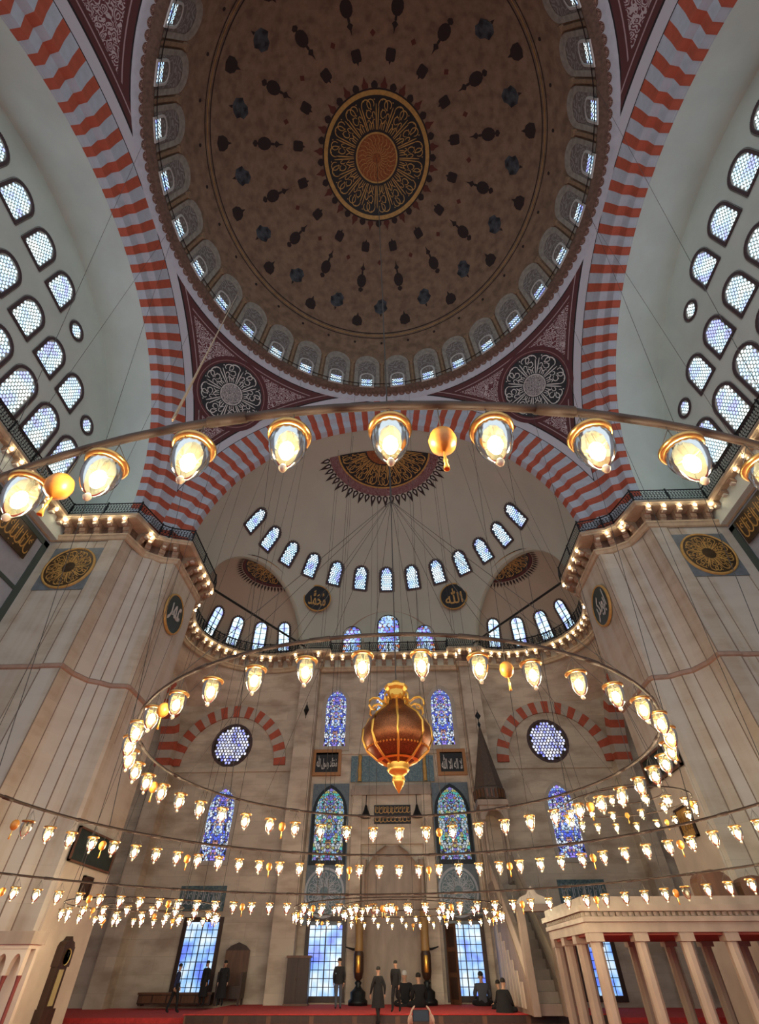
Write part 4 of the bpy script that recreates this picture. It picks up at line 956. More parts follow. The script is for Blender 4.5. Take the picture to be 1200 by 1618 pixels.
# wall clock
e = empty('wall_clock', ); e.matrix_basis = frame((-FACE+0.06, 17.15, 0.0), (-1, 0, 0)); tag(e, 'tall dark wooden long-case clock against the pale slab of the pier', 'clock')
mb = MB(); mb.box(-0.42, 0.42, -0.32, 0, 0.0, 0.65); mb.obj('plinth', M['wood'], e)
mb = MB(); mb.box(-0.34, 0.34, -0.26, 0, 0.65, 1.75); mb.obj('trunk', M['wood'], e)
mb = MB(); mb.box(-0.16, 0.16, -0.28, -0.26, 0.72, 1.68); mb.obj('door_glass', mat('clock_glass', (0.45, 0.38, 0.18), 0.2), e)
mb = MB(); mb.box(-0.40, 0.40, -0.30, 0, 1.75, 2.32); mb.obj('hood', M['wood'], e)
mb = MB(); mb.lathe([(0.001, 0), (0.22, 0), (0.24, 0.02)], 24); o = mb.obj('dial', mat('clock_dial', (0.62, 0.50, 0.16), 0.3), e); o.rotation_euler = (pi/2, 0, 0); o.location = (0, -0.30, 2.03)
mb = MB(); mb.box(-0.01, 0.01, -0.335, -0.325, 2.03, 2.2); mb.obj('hand', M['black'], e)
mb = MB(); mb.extr([(-0.4, 2.32), (0.4, 2.32), (0.3, 2.45), (0.12, 2.5), (0, 2.62), (-0.12, 2.5), (-0.3, 2.45)], lambda a, b, d_: (a, d_, b), -0.28, 0.0); mb.obj('pediment', M['wood'], e)

# ------------------------------------------------------------------ mihrab and its surroundings
mh = empty('mihrab', (0, QY-0.04, 0)); tag(mh, 'tall pale marble prayer niche in the middle of the qibla wall', 'mihrab')
for s in (-1, 1):
    mb = MB(); mb.box(min(s*2.05, s*2.72), max(s*2.05, s*2.72), -0.35, 0, 0.3, 10.4); mb.obj('jamb', M['qibla'], mh)
    mb = MB(); mb.lathe([(0.17, 0.3), (0.2, 0.5), (0.13, 0.6), (0.13, 6.3), (0.2, 6.5), (0.22, 6.75)], 12, (s*1.85, -0.3, 0)); mb.obj('colonnette', M['marble'], mh, True)
mb = MB(); mb.box(-2.05, 2.05, -0.22, 0, 7.6, 10.4); mb.obj('head_panel', M['qibla'], mh)
mb = MB(); mb.box(-2.80, 2.80, -0.45, 0, 10.4, 10.75); mb.obj('cornice', M['marble'], mh)
mb = MB(); mb.box(-2.74, 2.74, -0.38, 0, 10.75, 11.0); mb.obj('cornice_step', M['marble'], mh)
mb = MB(); K = 12; rows = []
for z, sc_ in ((0.3, 1), (6.0, 1), (6.6, 0.85), (7.1, 0.6), (7.5, 0.25)): rows.append([(-1.75*cos(pi*k/K)*sc_, -0.04-0.02*k % 1*0-0.34*(1-sin(pi*k/K)), z) for k in range(K+1)])
mb.grid(rows); mb.obj('niche', M['marble'], mh, True)
e = empty('inscription_plaque', (0.05, QY-0.27, 9.25)); tag(e, 'dark inscription panel with gold lettering over the prayer niche', 'panel')
mb = MB(); mb.box(-1.25, 1.25, -0.05, 0, -0.55, 0.55); mb.obj('ground', M['black'], e)
d = callig_rect(D2(), 2.4, 0.55, 9, 0.045, 12).obj('calligraphy', plane_map((0, -0.06, 0.25), (1, 0, 0), (0, 0, 1), (0, -1, 0)), 0, M['goldpaint'], e, 'stuff')
callig_rect(D2(), 2.4, 0.5, 9, 0.045, 13).obj('calligraphy', plane_map((0, -0.06, -0.27), (1, 0, 0), (0, 0, 1), (0, -1, 0)), 0, M['goldpaint'], e, 'stuff')
e = empty('tile_frieze', (0.1, QY-0.04, 12.2)); tag(e, 'teal tile frieze with gilt posts above the prayer niche', 'tile panel')
mb = MB(); mb.box(-3.0, 3.0, -0.08, 0, -0.9, 0.8); mb.obj('tiles', M['teal'], e)
for s in (-1, 1): mb = MB(); mb.lathe([(0.16, -0.9), (0.12, -0.6), (0.15, -0.2), (0.10, 0.3), (0.16, 0.8), (0.001, 0.95)], 10, (s*2.35, -0.12, 0)); mb.obj('gilt_post', M['goldpaint'], e, True)
for s, t in ((-1, 'beside the cabinet side tile surround'), (1, 'beside the pulpit side tile surround')):
    e = empty('hanging_bell', (s*1.72, QY-0.87, 8.95)); tag(e, 'dark cone shaped hanging ornament %s' % t, 'ornament', 'dark cones over the prayer niche')
    mb = MB(); mb.lathe([(0.001, 0.8), (0.08, 0.7), (0.14, 0.45), (0.32, 0.08), (0.36, 0), (0.001, 0)], 14); mb.obj('cone', M['iron'], e, True)
    mb = MB(); mb.tube([(0, 0, 0.78), (0, 0.36, 1.42)], 0.03, 5); mb.obj('hook', M['iron'], e)
for s, t in ((-1, 'on the cabinet side'), (1, 'on the pulpit side')):
    e = empty('giant_candle', (s*1.88-0.1, 28.9, 0.3)); tag(e, 'giant gilt candle in a dark stand beside the prayer niche %s' % t, 'candle', 'giant candles flanking the prayer niche')
    mb = MB(); mb.lathe([(0.001, 0), (0.52, 0), (0.52, 0.18), (0.40, 0.26), (0.42, 0.5), (0.25, 0.62), (0.13, 0.75), (0.2, 0.86), (0.10, 0.95)], 16); mb.obj('stand', M['iron'], e, True)
    mb = MB(); mb.lathe([(0.08, 0.92), (0.22, 1.05), (0.28, 1.3), (0.28, 2.0), (0.22, 2.15)], 16); mb.obj('holder', M['wood'], e, True)
    mb = MB(); mb.lathe([(0.10, 1.25), (0.13, 1.3), (0.13, 1.9), (0.10, 1.95)], 10, (0, -0.2, 0)); mb.obj('gilt_boss', M['gold'], e, True)
    mb = MB(); mb.lathe([(0.22, 2.1), (0.25, 2.2), (0.23, 2.35), (0.23, 3.9), (0.16, 3.98), (0.03, 4.02)], 16); mb.obj('shaft', M['wax'], e, True)
    mb = MB(); mb.tube([(0, 0, 2.2), (s*0.35, 0, 2.2), (s*0.75, -0.05, 2.3)], [0.07, 0.06, 0.03], 6); mb.obj('arm', M['iron'], e)
for px, py, t in ((320, 1420, 'above the window behind the long bench'), (921, 1410, 'behind the pulpit stairs')):
    p = aty(px, py, QY); e = empty('tile_lunette', (p[0], QY-0.04, p[2])); tag(e, 'blue tile inscription panel %s' % t, 'tile panel')
    mb = MB(); mb.box(-1.45, 1.45, -0.07, 0, -0.62, 0.62); mb.obj('tiles', M['teal'], e)
    callig_rect(D2(), 2.6, 1.0, 8, 0.06, 17).obj('calligraphy', plane_map((0, -0.08, 0), (1, 0, 0), (0, 0, 1), (0, -1, 0)), 0, M['panelgrey'], e, 'stuff')
# furniture along the qibla wall
e = empty('tall_cabinet', (-5.3, 28.85, 0.3)); tag(e, 'tall dark wooden cabinet beside the ground floor window', 'cabinet')
mb = MB(); mb.box(-0.62, 0.62, -0.3, 0.3, 0.08, 1.85); mb.obj('body', M['wood'], e)
mb = MB(); mb.box(-0.68, 0.68, -0.35, 0.33, 1.85, 1.95); mb.obj('top', M['wood2'], e)
mb = MB(); mb.box(-0.66, 0.66, -0.33, 0.32, 0, 0.08); mb.obj('plinth', M['wood2'], e)
for s in (-1, 1):
    mb = MB(); mb.box(min(s*0.03, s*0.58), max(s*0.03, s*0.58), -0.33, -0.3, 0.14, 1.8); dd = mb.obj('door', M['wood'], e)
    mb = MB(); mb.lathe([(0.001, 0), (0.03, 0.01), (0.001, 0.03)], 8, (s*0.1, -0.35, 1.0)); mb.obj('knob', M['brass'], dd)
e = empty('preacher_seat', (-9.1, 29.4, 0.3)); tag(e, 'high-backed dark wooden preacher seat with red panel', 'seat')
mb = MB(); mb.box(-0.7, 0.7, -0.5, 0.5, 0.25, 0.75); mb.obj('seat', M['wood'], e)
mb = MB(); mb.box(-0.7, 0.7, 0.42, 0.5, 0.75, 2.2); mb.obj('backrest', M['wood2'], e)
mb = MB(); mb.extr([(-0.7, 2.2), (0.7, 2.2), (0.45, 2.4), (0, 2.55), (-0.45, 2.4)], lambda a, b, d_: (a, d_, b), 0.42, 0.5); mb.obj('crest', M['wood'], e)
for s in (-1, 1):
    mb = MB(); mb.box(min(s*0.6, s*0.7), max(s*0.6, s*0.7), -0.5, 0.42, 0.75, 1.3); mb.obj('armrest', M['wood'], e)
    for y in (-0.45, 0.4): mb = MB(); mb.box(min(s*0.58, s*0.68), max(s*0.58, s*0.68), y-0.05, y+0.05, 0, 0.25); mb.obj('leg', M['wood'], e)
e = empty('long_bench', (-12.0, 29.3, 0.3)); tag(e, 'long dark wooden bench chest under the ground floor window', 'bench')
mb = MB(); mb.box(-2.0, 2.0, -0.3, 0.3, 0.05, 0.42); mb.obj('chest', M['wood'], e)
mb = MB(); mb.box(-2.05, 2.05, -0.35, 0.33, 0.42, 0.5); mb.obj('top', M['wood2'], e)
for i in range(5): mb = MB(); mb.box(-1.95+i*0.79, -1.95+i*0.79+0.7, -0.32, -0.3, 0.1, 0.38); mb.obj('panel', M['wood2'], e)
for s in (-1, 1): mb = MB(); mb.box(min(s*1.8, s*1.95), max(s*1.8, s*1.95), -0.28, 0.28, 0, 0.05); mb.obj('foot', M['wood'], e)

# ------------------------------------------------------------------ pulpit (minbar)
mn = empty('pulpit', (6.4, 20.2, 0.3)); tag(mn, 'tall marble pulpit with stair and dark conical spire', 'pulpit')
for s in (-1, 1):
    x0, x1 = min(s*0.55, s*0.72), max(s*0.55, s*0.72)
    mb = MB(); mb.extr([(0.4, 0), (8.2, 0), (8.2, 5.0), (6.6, 5.0), (0.4, 0.75)], lambda a, b, d_: (d_, a, b), x0, x1); mb.obj('side_wall', M['marble'], mn)
    mb = MB(); mb.extr([(0.4, 0.75), (6.6, 5.0), (6.6, 6.0), (0.4, 1.75)], lambda a, b, d_: (d_, a, b), s*0.60, s*0.68); pb = mb.obj('parapet', M['pale'], mn)
    mb = MB(); mb.extr([(0.3, 1.72), (6.7, 6.08), (6.7, 6.22), (0.3, 1.86)], lambda a, b, d_: (d_, a, b), s*0.54, s*0.74); mb.obj('handrail', M['marble'], mn)
    for i in range(7):
        y = 1.6+i*0.85; mb = MB(); mb.box(min(s*0.72, s*0.76), max(s*0.72, s*0.76), y, y+0.62, 0.15, 0.45+0.685*(y-0.4)*0.62); mb.obj('side_panel', M['pale'], mn)
    mb = MB(); mb.box(min(s*0.5, s*0.78), max(s*0.5, s*0.78), -0.1, 0.4, 0, 3.2); mb.obj('gate_post', M['marble'], mn)
    for y in (6.8, 8.0):
        mb = MB(); mb.lathe([(0.16, 5.0), (0.12, 5.15), (0.10, 7.6), (0.17, 7.9)], 10, (s*0.62, y, 0)); mb.obj('post', M['marble'], mn, True)
for i in range(14): mb = MB(); mb.box(-0.55, 0.55, 0.4+i*0.44, 8.2, i*0.34, 0.34+i*0.34); mb.obj('step', M['marble'], mn)
mb = MB(); mb.box(-0.85, 0.85, -0.15, 0.45, 3.2, 3.45); mb.obj('gate_lintel', M['marble'], mn)
mb = MB(); mb.extr([(-0.8, 3.45), (0.8, 3.45), (0.55, 3.7), (0.25, 3.8), (0, 4.1), (-0.25, 3.8), (-0.55, 3.7)], lambda a, b, d_: (a, d_, b), 0.05, 0.25); mb.obj('gate_crest', M['pale'], mn)
for yy in (6.6, 8.1):
    mb = MB(); K = 8
    mb.extr([(-0.85, 8.0), (-0.6, 8.0)]+[(-0.55*cos(pi*k/K), 8.0+0.0+0.55*sin(pi*k/K)) for k in range(1, K)]+[(0.6, 8.0), (0.85, 8.0), (0.85, 8.75), (-0.85, 8.75)], lambda a, b, d_: (a, d_, b), yy, yy+0.15); mb.obj('canopy_arch', M['marble'], mn)
mb = MB(); mb.box(-0.95, 0.95, 6.45, 8.4, 8.75, 9.05); mb.obj('canopy_cornice', M['marble'], mn)
mb = MB(); mb.lathe([(0.92, 9.05), (1.02, 9.15), (1.02, 9.75), (0.94, 9.85)], 8, (0, 7.4, 0), a0=pi/8, a1=2*pi+pi/8); mb.obj('spire_drum', M['spire'], mn)
mb = MB()
for k in range(24): a = 2*pi*k/24; mb.extr([(-0.06, 9.2), (0.06, 9.2), (0.06, 9.6), (0, 9.7), (-0.06, 9.6)], lambda u, v, d_, a=a: (cos(a)*d_-sin(a)*u, 7.4+sin(a)*d_+cos(a)*u, v), 0.97, 1.05)
o = mb.obj('spire_fringe', M['wood2'], mn); o['kind'] = 'stuff'
mb = MB(); mb.lathe([(0.96, 9.85), (0.66, 11.1), (0.30, 12.7), (0.06, 13.75), (0.001, 13.8)], 8, (0, 7.4, 0), a0=pi/8, a1=2*pi+pi/8); mb.obj('spire', M['spire'], mn)
mb = MB(); mb.lathe([(0.03, 13.7), (0.12, 13.95), (0.03, 14.15), (0.03, 14.3), (0.22, 14.55), (0.03, 14.85), (0.001, 15.1)], 8, (0, 7.4, 0)); mb.obj('finial', M['iron'], mn, True)
e = empty('wall_lozenge', (-6.45, 29.2, 16.1)); tag(e, 'small dark diamond shaped ornament on the pilaster beside the stained window', 'ornament')
mb = MB(); mb.lathe([(0.001, -0.5), (0.2, 0.0), (0.001, 0.5)], 4, (0, -0.03, 0)); mb.obj('diamond', M['iron'], e); mb = MB(); mb.tube([(0, -0.03, -0.62), (0, -0.03, 0.62)], 0.025, 5); mb.obj('pin', M['iron'], e)

# ------------------------------------------------------------------ marble tribune beside the pier, and the low arcade opposite
_c = aty(930, 1475, 9.5); tr = empty('tribune', (_c[0], 9.5, 0)); tr.scale = (1.17, 1.17, 1.05); tag(tr, 'marble tribune on square columns with a dentilled cornice', 'tribune')
TW, TD = 8.0, 3.75
for z0, z1, o_ in ((2.22, 2.42, 0.0), (2.42, 2.52, 0.06), (2.62, 2.74, 0.12), (2.74, 2.92, 0.02)):
    mb = MB(); mb.box(-o_, TW, -o_, TD+o_, z0, z1); mb.obj('entablature', M['marble'], tr)
mb = MB(); mb.box(0.02, TW, 0.02, TD, 2.52, 2.62); mb.obj('frieze', M['marble'], tr)
dn = MB(); dn.box(-0.035, 0.035, -0.05, 0.03, 2.53, 2.61); dnm = dn.data('dentil', M['marble'])
for i in range(56): inst('dentil', dnm, tr, loc=(0.05+i*0.142, 0, 0))
for i in range(26): inst('dentil', dnm, tr, loc=(0, 0.07+i*0.142, 0), rot=(0, 0, -pi/2))
mb = MB(); mb.box(0.1, TW, 0.1, TD-0.1, 2.17, 2.22); mb.obj('soffit', mat('soffit_red', (0.28, 0.07, 0.05), 0.8), tr)
cm = MB(); cm.prism([(0.13*cos(pi/4*k+pi/8), 0.13*sin(pi/4*k+pi/8)) for k in range(8)], 0.12, 2.05); cm.box(-0.17, 0.17, -0.17, 0.17, 0, 0.12); cm.box(-0.16, 0.16, -0.16, 0.16, 2.05, 2.22); cmm = cm.data('column', M['marble'])
for x in (0.18, 1.18, 2.2, 3.2, 4.2, 5.2): inst('column', cmm, tr, loc=(x, 0.18, 0))
for y in (1.35, 2.5, 3.58): inst('column', cmm, tr, loc=(0.18, y, 0))
for x in (1.2, 2.2, 3.2, 4.2, 5.2): inst('column', cmm, tr, loc=(x, 3.58, 0))
for i, (x, w) in enumerate(((5.95, 0.42), (6.75, 0.36))):
    _q = aty(1128+62*i, 1405, 11.3); e = empty('low_lectern', (_q[0], 11.3, 2.92*1.05)); e.scale = (1.25, 1.25, 1.25); tag(e, 'brown wooden lectern with rounded top on the marble tribune, %s' % ('the taller one' if i == 0 else 'the lower one'), 'lectern')
    h = 0.62-0.12*i; K = 8
    mb = MB(); mb.extr([(-w, 0.1), (w, 0.1), (w, h*0.6)]+[(w*cos(pi*k/K), h*0.6+h*0.4*sin(pi*k/K)) for k in range(1, K)]+[(-w, h*0.6)], lambda a, b, d_: (a, d_, b), -0.2, 0.2); mb.obj('body', M['wood2'], e)
    for s in (-1, 1): mb = MB(); mb.box(s*w*0.75-0.05, s*w*0.75+0.05, -0.18, 0.18, 0, 0.1); mb.obj('foot', M['wood'], e)
ar = empty('low_arcade', (-8.72, 8.0, 0)); tag(ar, 'low marble arcade of narrow pointed arches on red shafts', 'arcade')
mb = MB(); mb.box(-3.9, 0.0, -0.02, 0.5, 2.02, 2.1); mb.obj('ledge', M['pale'], ar)
mb = MB(); mb.box(-3.9, 0.06, -0.1, 0.56, 2.1, 2.34); mb.obj('cornice', M['marble'], ar)
K = 6; am_ = MB()
def parch(w, z0, h): return [(-w*cos(pi/2*k/K), z0+h*sin(pi/2*k/K)**0.8) for k in range(K+1)]
L_ = parch(0.13, 1.55, 0.38); R_ = [(-x, z) for x, z in L_[::-1][1:]]
poly = [(-0.18, 2.02), (-0.18, 1.55)]+L_+R_+[(0.18, 1.55), (0.18, 2.02)]
n_ = len(poly)
half_l = [(-0.18, 2.02), (-0.18, 1.55)]+L_; am_.extr(half_l+[(0, 2.02)], lambda a, b, d_: (a, d_, b), 0.0, 0.16); am_.extr([(-x, z) for x, z in (half_l+[(0, 2.02)])][::-1], lambda a, b, d_: (a, d_, b), 0.0, 0.16)
amm = am_.data('arch_head', M['pale']); sh_ = MB(); sh_.lathe([(0.06, 0), (0.045, 0.1), (0.042, 1.4), (0.06, 1.55)], 8); shm = sh_.data('shaft', mat('red_shaft', (0.20, 0.04, 0.03), 0.5), True)
for i in range(10):
    inst('arch_head', amm, ar, loc=(-0.2-0.36*i, 0, 0)); inst('shaft', shm, ar, loc=(-0.02-0.36*i, 0.08, 0))
mb = MB(); mb.box(-3.9, 0.0, 0.34, 0.46, 0, 2.02); mb.obj('back_wall', M['pale'], ar)

# ------------------------------------------------------------------ ring chandeliers
def lamp_meshes():
    d = {}
    mb = MB(); mb.lathe([(0.083, -0.175), (0.100, -0.170), (0.108, -0.178), (0.106, -0.190), (0.094, -0.200), (0.084, -0.198)], 24); d['rim'] = mb.data('lamp_rim', M['brass'], True)
    prof = [(0.083, -0.190), (0.088, -0.215), (0.090, -0.250), (0.084, -0.290), (0.070, -0.335), (0.050, -0.372), (0.026, -0.398), (0.012, -0.404)]
    mb = MB(); n = 36; mb.grid([[(r*(1+0.02*cos(18*2*pi*k/n))*cos(2*pi*k/n+1.2*(z+0.19)), r*(1+0.02*cos(18*2*pi*k/n))*sin(2*pi*k/n+1.2*(z+0.19)), z) for k in range(n)] for r, z in prof], True); d['glass_shade'] = mb.data('lamp_shade', M['lampglass'], True)
    mb = MB(); mb.lathe([(0.002, -0.40), (0.014, -0.408), (0.021, -0.422), (0.014, -0.438), (0.002, -0.444)], 12); d['finial'] = mb.data('lamp_finial', mat('glass_knob', (0.75, 0.66, 0.48), 0.15), True)
    mb = MB(); mb.lathe([(0.001, -0.352), (0.020, -0.342), (0.035, -0.308), (0.032, -0.275), (0.018, -0.25), (0.001, -0.25)], 12); d['bulb'] = mb.data('lamp_bulb', M['bulb'], True)
    mb = MB(); mb.lathe([(0.001, -0.345), (0.022, -0.336), (0.034, -0.305), (0.030, -0.275), (0.016, -0.25), (0.001, -0.25)], 12); d['bulb_off'] = mb.data('lamp_bulb_off', mat('bulb_off', (0.7, 0.66, 0.6), 0.3), True)
    mb = MB(); mb.tube([(0, 0, -0.25), (0, 0, -0.17)], 0.016, 8); mb.tube([(0, 0, -0.17), (0, 0, 0.0)], 0.003, 4)
    for k in range(3): a = 2*pi*k/3; mb.tube([(0.098*cos(a), 0.098*sin(a), -0.175), (0, 0, -0.02)], 0.0022, 4)
    d['hanger'] = mb.data('lamp_hanger', M['cable'])
    return d
LM = lamp_meshes()
def lamp(x, y, z, label, group, lit=True, rz=0.0, name='glass_lamp'):
    e = empty(name, (x, y, z-0.029), rz); tag(e, label, 'lamp', group)
    for k in ('rim', 'glass_shade', 'finial', 'hanger'): inst(k, LM[k], e)
    inst('bulb', LM['bulb' if lit else 'bulb_off'], e)
    return e
eg = MB(); eg.lathe([(0.002, -0.20), (0.03, -0.205), (0.055, -0.23), (0.066, -0.27), (0.058, -0.315), (0.032, -0.345), (0.006, -0.355)], 20); EGM = eg.data('egg', M['eggm'], True)
eg = MB(); eg.lathe([(0.005, -0.35), (0.007, -0.40), (0.011, -0.415), (0.007, -0.43), (0.015, -0.475), (0.009, -0.478), (0.002, -0.47)], 10); EGT = eg.data('tassel', M['gold'], True)
eg = MB(); eg.tube([(0, 0, -0.20), (0, 0, 0)], 0.003, 4); EGC = eg.data('cord', M['cable'])
def egg(x, y, z, label, group):
    e = empty('egg_pendant', (x, y, z-0.029)); tag(e, label, 'ornament', group)
    inst('egg', EGM, e); inst('tassel', EGT, e); inst('cord', EGC, e)
def ring_pipe(name, c, R, z, r, label, a0=0.0, a1=360.0, brackets=0):
    e = empty(name, (c[0], c[1], z)); tag(e, label, 'chandelier ring')
    n = 144; full = abs(a1-a0-360) < 1e-6
    mb = MB(); mb.tube([(R*cos(radians(a0+(a1-a0)*k/n)), R*sin(radians(a0+(a1-a0)*k/n)), 0) for k in range(n if full else n+1)], r, 8, closed=full); mb.obj('pipe', M['bronze'], e, True)
    jb = MB(); jb.tube([(R*cos(t), R*sin(t), 0) for t in (-0.035*3/R, 0.035*3/R)], r*1.3, 8); jm = jb.data('joint', M['bronze'], True)
    for k in range(brackets): inst('joint', jm, e, rot=(0, 0, radians(a0+(a1-a0)*(k+0.5)/max(1, brackets))))
    return e
CC = (0.38, 0.5)
R1, Z1, R2, Z2, R3, Z3 = 6.55, 3.68, 3.75, 3.94, 9.4, 3.17
C2 = (0.38, 0.45); C3 = (-0.4, 0.4)
RING1 = ring_pipe('chandelier_ring', CC, R1, Z1, 0.024, 'wide bronze chandelier ring of glass lamps around the smaller one', brackets=24)
RING2 = ring_pipe('chandelier_ring', C2, R2, Z2, 0.020, 'inner bronze chandelier ring round the hanging gilt lantern', brackets=16)
RING3 = ring_pipe('chandelier_ring', C3, R3, Z3, 0.022, 'outermost bronze chandelier ring, largest of the three round the gilt lantern', 5, 175, brackets=18)
off1 = {23, 31}
def put_ring(c, R, z, n, ph, ranges, lab, grp, egg_every, egg_ph, off=()):
    st = 360/n
    for k in range(n):
        a = ph+st*k; aa = a % 360
        if ranges and not any(lo <= aa <= hi for lo, hi in ranges): continue
        x, y = c[0]+R*cos(radians(a)), c[1]+R*sin(radians(a))
        lit = k not in off
        lamp(x, y, z, lab if lit else 'unlit '+lab, grp if lit else 'unlit lamps on '+grp, lit, radians(a))
        if egg_every and k % egg_every == egg_ph:
            b = radians(a+st*0.5); egg(c[0]+R*cos(b), c[1]+R*sin(b), z, 'orange egg pendant with tassel between lamps of '+grp, 'egg pendants of '+grp)
put_ring(CC, R1, Z1, 84, 269.98, [(248, 292), (15, 168)], 'clear bell shaped glass lamp on the wide middle chandelier ring', 'the wide middle ring', 4, 0, off=(60, 71))
put_ring(C2, R2, Z2, 43, 265.4, None, 'clear bell shaped glass lamp on the inner ring round the gilt lantern', 'the inner ring', 6, 2)
put_ring(C3, R3, Z3, 122, 1.2, [(18, 162)], 'clear bell shaped glass lamp on the outermost chandelier ring', 'the outermost ring', 4, 1, off=(13, 30))
# smaller rings in the bays
SM_ = [((7.15, 8.8), 1.75, 5.15, 18, 'the small ring above the marble tribune'), ((7.15, 8.8), 1.1, 5.35, 8, 'the smallest ring above the marble tribune'),
       ((-8.4, 13.4), 2.5, 3.25, 22, 'the side ring before the clock pier'), ((-8.4, 13.4), 1.3, 3.2, 10, 'the inner side ring before the clock pier'),
       ((0.3, 18.6), 4.35, 3.5, 40, 'the ring before the prayer niche'), ((0.3, 18.6), 2.3, 3.6, 22, 'the inner ring before the prayer niche')]
SMR = []
for c, R, z, n, t in SM_:
    SMR.append(ring_pipe('chandelier_ring', c, R, z, 0.02, 'bronze chandelier ring, '+t))
    put_ring(c, R, z, n, 4.0, None, 'glass lamp on '+t, t, 7, 1)

# ------------------------------------------------------------------ gilt lantern on the axis
GL = (0.40, 0.0, 3.36)
gl = empty('gilt_lantern', GL); tag(gl, 'large bulbous gilt lantern with copper panels hanging inside the lamp rings', 'lantern')
body = [(0.12, 0.36), (0.30, 0.44), (0.44, 0.56), (0.51, 0.72), (0.50, 0.86), (0.42, 1.00), (0.30, 1.10), (0.20, 1.18), (0.16, 1.28)]
for k in range(8):
    a0, a1 = 2*pi*k/8, 2*pi*(k+1)/8; n = 8
    mb = MB(); mb.grid([[(r*(1-0.0)*cos(a0+(a1-a0)*j/n), r*sin(a0+(a1-a0)*j/n), z) for j in range(n+1)] for r, z in body]); mb.obj('copper_panel', M['copper'], gl, True)
    mb = MB(); a = a0+0.02; mb.tube([(1.02*r*cos(a), 1.02*r*sin(a), z) for r, z in body], 0.020, 6); mb.obj('rib', M['gold'], gl, True)
    am2 = a0+pi/8
    sp = [(0.20+0.0*t, 1.16+0.0) for t in ()]+[(0.17+0.155*(1-cos(t))/1+0.0, 1.30-0.10*sin(t)*1.0-0.02*t) for t in np.linspace(0, 2.2, 8)]
    cx, cz = 0.36, 1.17
    sp = [(0.16, 1.34)]+[(cx+(0.15-0.014*i)*cos(radians(150-38*i)), cz+(0.15-0.014*i)*sin(radians(150-38*i))) for i in range(10)]
    mb = MB(); mb.tube([(r*cos(am2), r*sin(am2), z) for r, z in sp], [0.022]+[0.022-0.0012*i for i in range(10)], 6); mb.obj('scroll', M['gold'], gl, True)
mb = MB(); mb.lathe([(0.17, 1.26), (0.19, 1.30), (0.15, 1.34), (0.14, 1.44), (0.18, 1.48), (0.19, 1.52), (0.10, 1.54), (0.07, 1.60), (0.001, 1.64)], 8); mb.obj('crown', M['gold'], gl)
mb = MB(); mb.lathe([(0.30, 0.42), (0.16, 0.40), (0.165, 0.36), (0.15, 0.32), (0.165, 0.30), (0.13, 0.26), (0.08, 0.22), (0.095, 0.18), (0.075, 0.12), (0.03, 0.05), (0.001, 0.0)], 16); mb.obj('base_finial', M['gold'], gl, True)
mb = MB()
for k in range(56): a = 2*pi*k/56; mb.lathe([(0.001, -0.018), (0.016, 0), (0.001, 0.018)], 6, (0.455*cos(a), 0.455*sin(a), 0.565))
o = mb.obj('bead_band', M['gold'], gl); o['kind'] = 'stuff'
mb = MB(); mb.lathe([(0.001, -0.0), (0.0, 0.0)], 3) if False else mb.tube([(0, 0, 1.62), (0, 0.03, 5.84)], 0.012, 6); mb.obj('hanging_rod', M['cable'], gl)
# suspension cables
def cable(parent, a, b, r=0.009, m='cable', name='suspension_cable'):
    a, b = np.array(a, float)-np.array(parent.location), np.array(b, float)-np.array(parent.location)
    mb = MB(); mb.tube([a, b], r, 4); return mb.obj(name, M[m], parent)
HUB = (0.40, 0.03, 9.2)
cable(gl, (0, 0, DC+DH-0.1), HUB, 0.020, name='main_cable')
for k in range(12):
    a = radians(15+30*k); cable(RING2, HUB, (C2[0]+R2*cos(a), C2[1]+R2*sin(a), Z2), 0.005)
for k in range(12):
    a = radians((38+24*k) if k < 6 else -(38+24*(k-6)))
    if cos(a) < -0.62: continue
    cable(RING1, (13.15*sin(a+0.02), 13.15*cos(a+0.02), 36.0), (CC[0]+R1*sin(a), CC[1]+R1*cos(a), Z1))
for k in range(10):
    a = radians(-86+172*k/9)
    cable(RING3, (13.15*sin(a), 13.15*cos(a), 36.0), (C3[0]+R3*sin(a), C3[1]+R3*cos(a), Z3))
for k in range(12):
    a = radians(30*k+10); t = (0.3+4.35*sin(a), 18.6+4.35*cos(a))
    tz = ZS+sqrt(max(0, SMRAD**2-t[0]**2-max(0, t[1]-17.7)**2))-0.1
    cable(SMR[4], (t[0], max(t[1], 15.95), min(tz, ZS+12.55)), (t[0], t[1], 3.5))
for k in range(6):
    a = radians(60*k+20); cable(SMR[2], (-8.4+2.5*cos(a), 15.2, 30.0-0.25*k), (-8.4+2.5*cos(a), 13.4+2.5*sin(a), 3.25))
for k in range(4):
    a = radians(90*k+20); cable(SMR[0], (7.15+1.75*cos(a), 15.2, 30.6), (7.15+1.75*cos(a), 8.8+1.75*sin(a), 5.15), 0.008)
for i in (1, 3, 5):     # inner rings hang from their outer ring by short wires
    c, R, z, n, t = SM_[i]; big = SM_[i-1]
    for k in range(3):
        a = radians(120*k+40); cable(SMR[i], (c[0]+big[1]*cos(a), c[1]+big[1]*sin(a), big[2]), (c[0]+R*cos(a), c[1]+R*sin(a), z), 0.006, name='spoke_wire')
rp0 = atz(273, 664, Z1); cable(RING1, atz(382, 452, 36.4), rp0, 0.008, 'rope', 'hemp_rope')

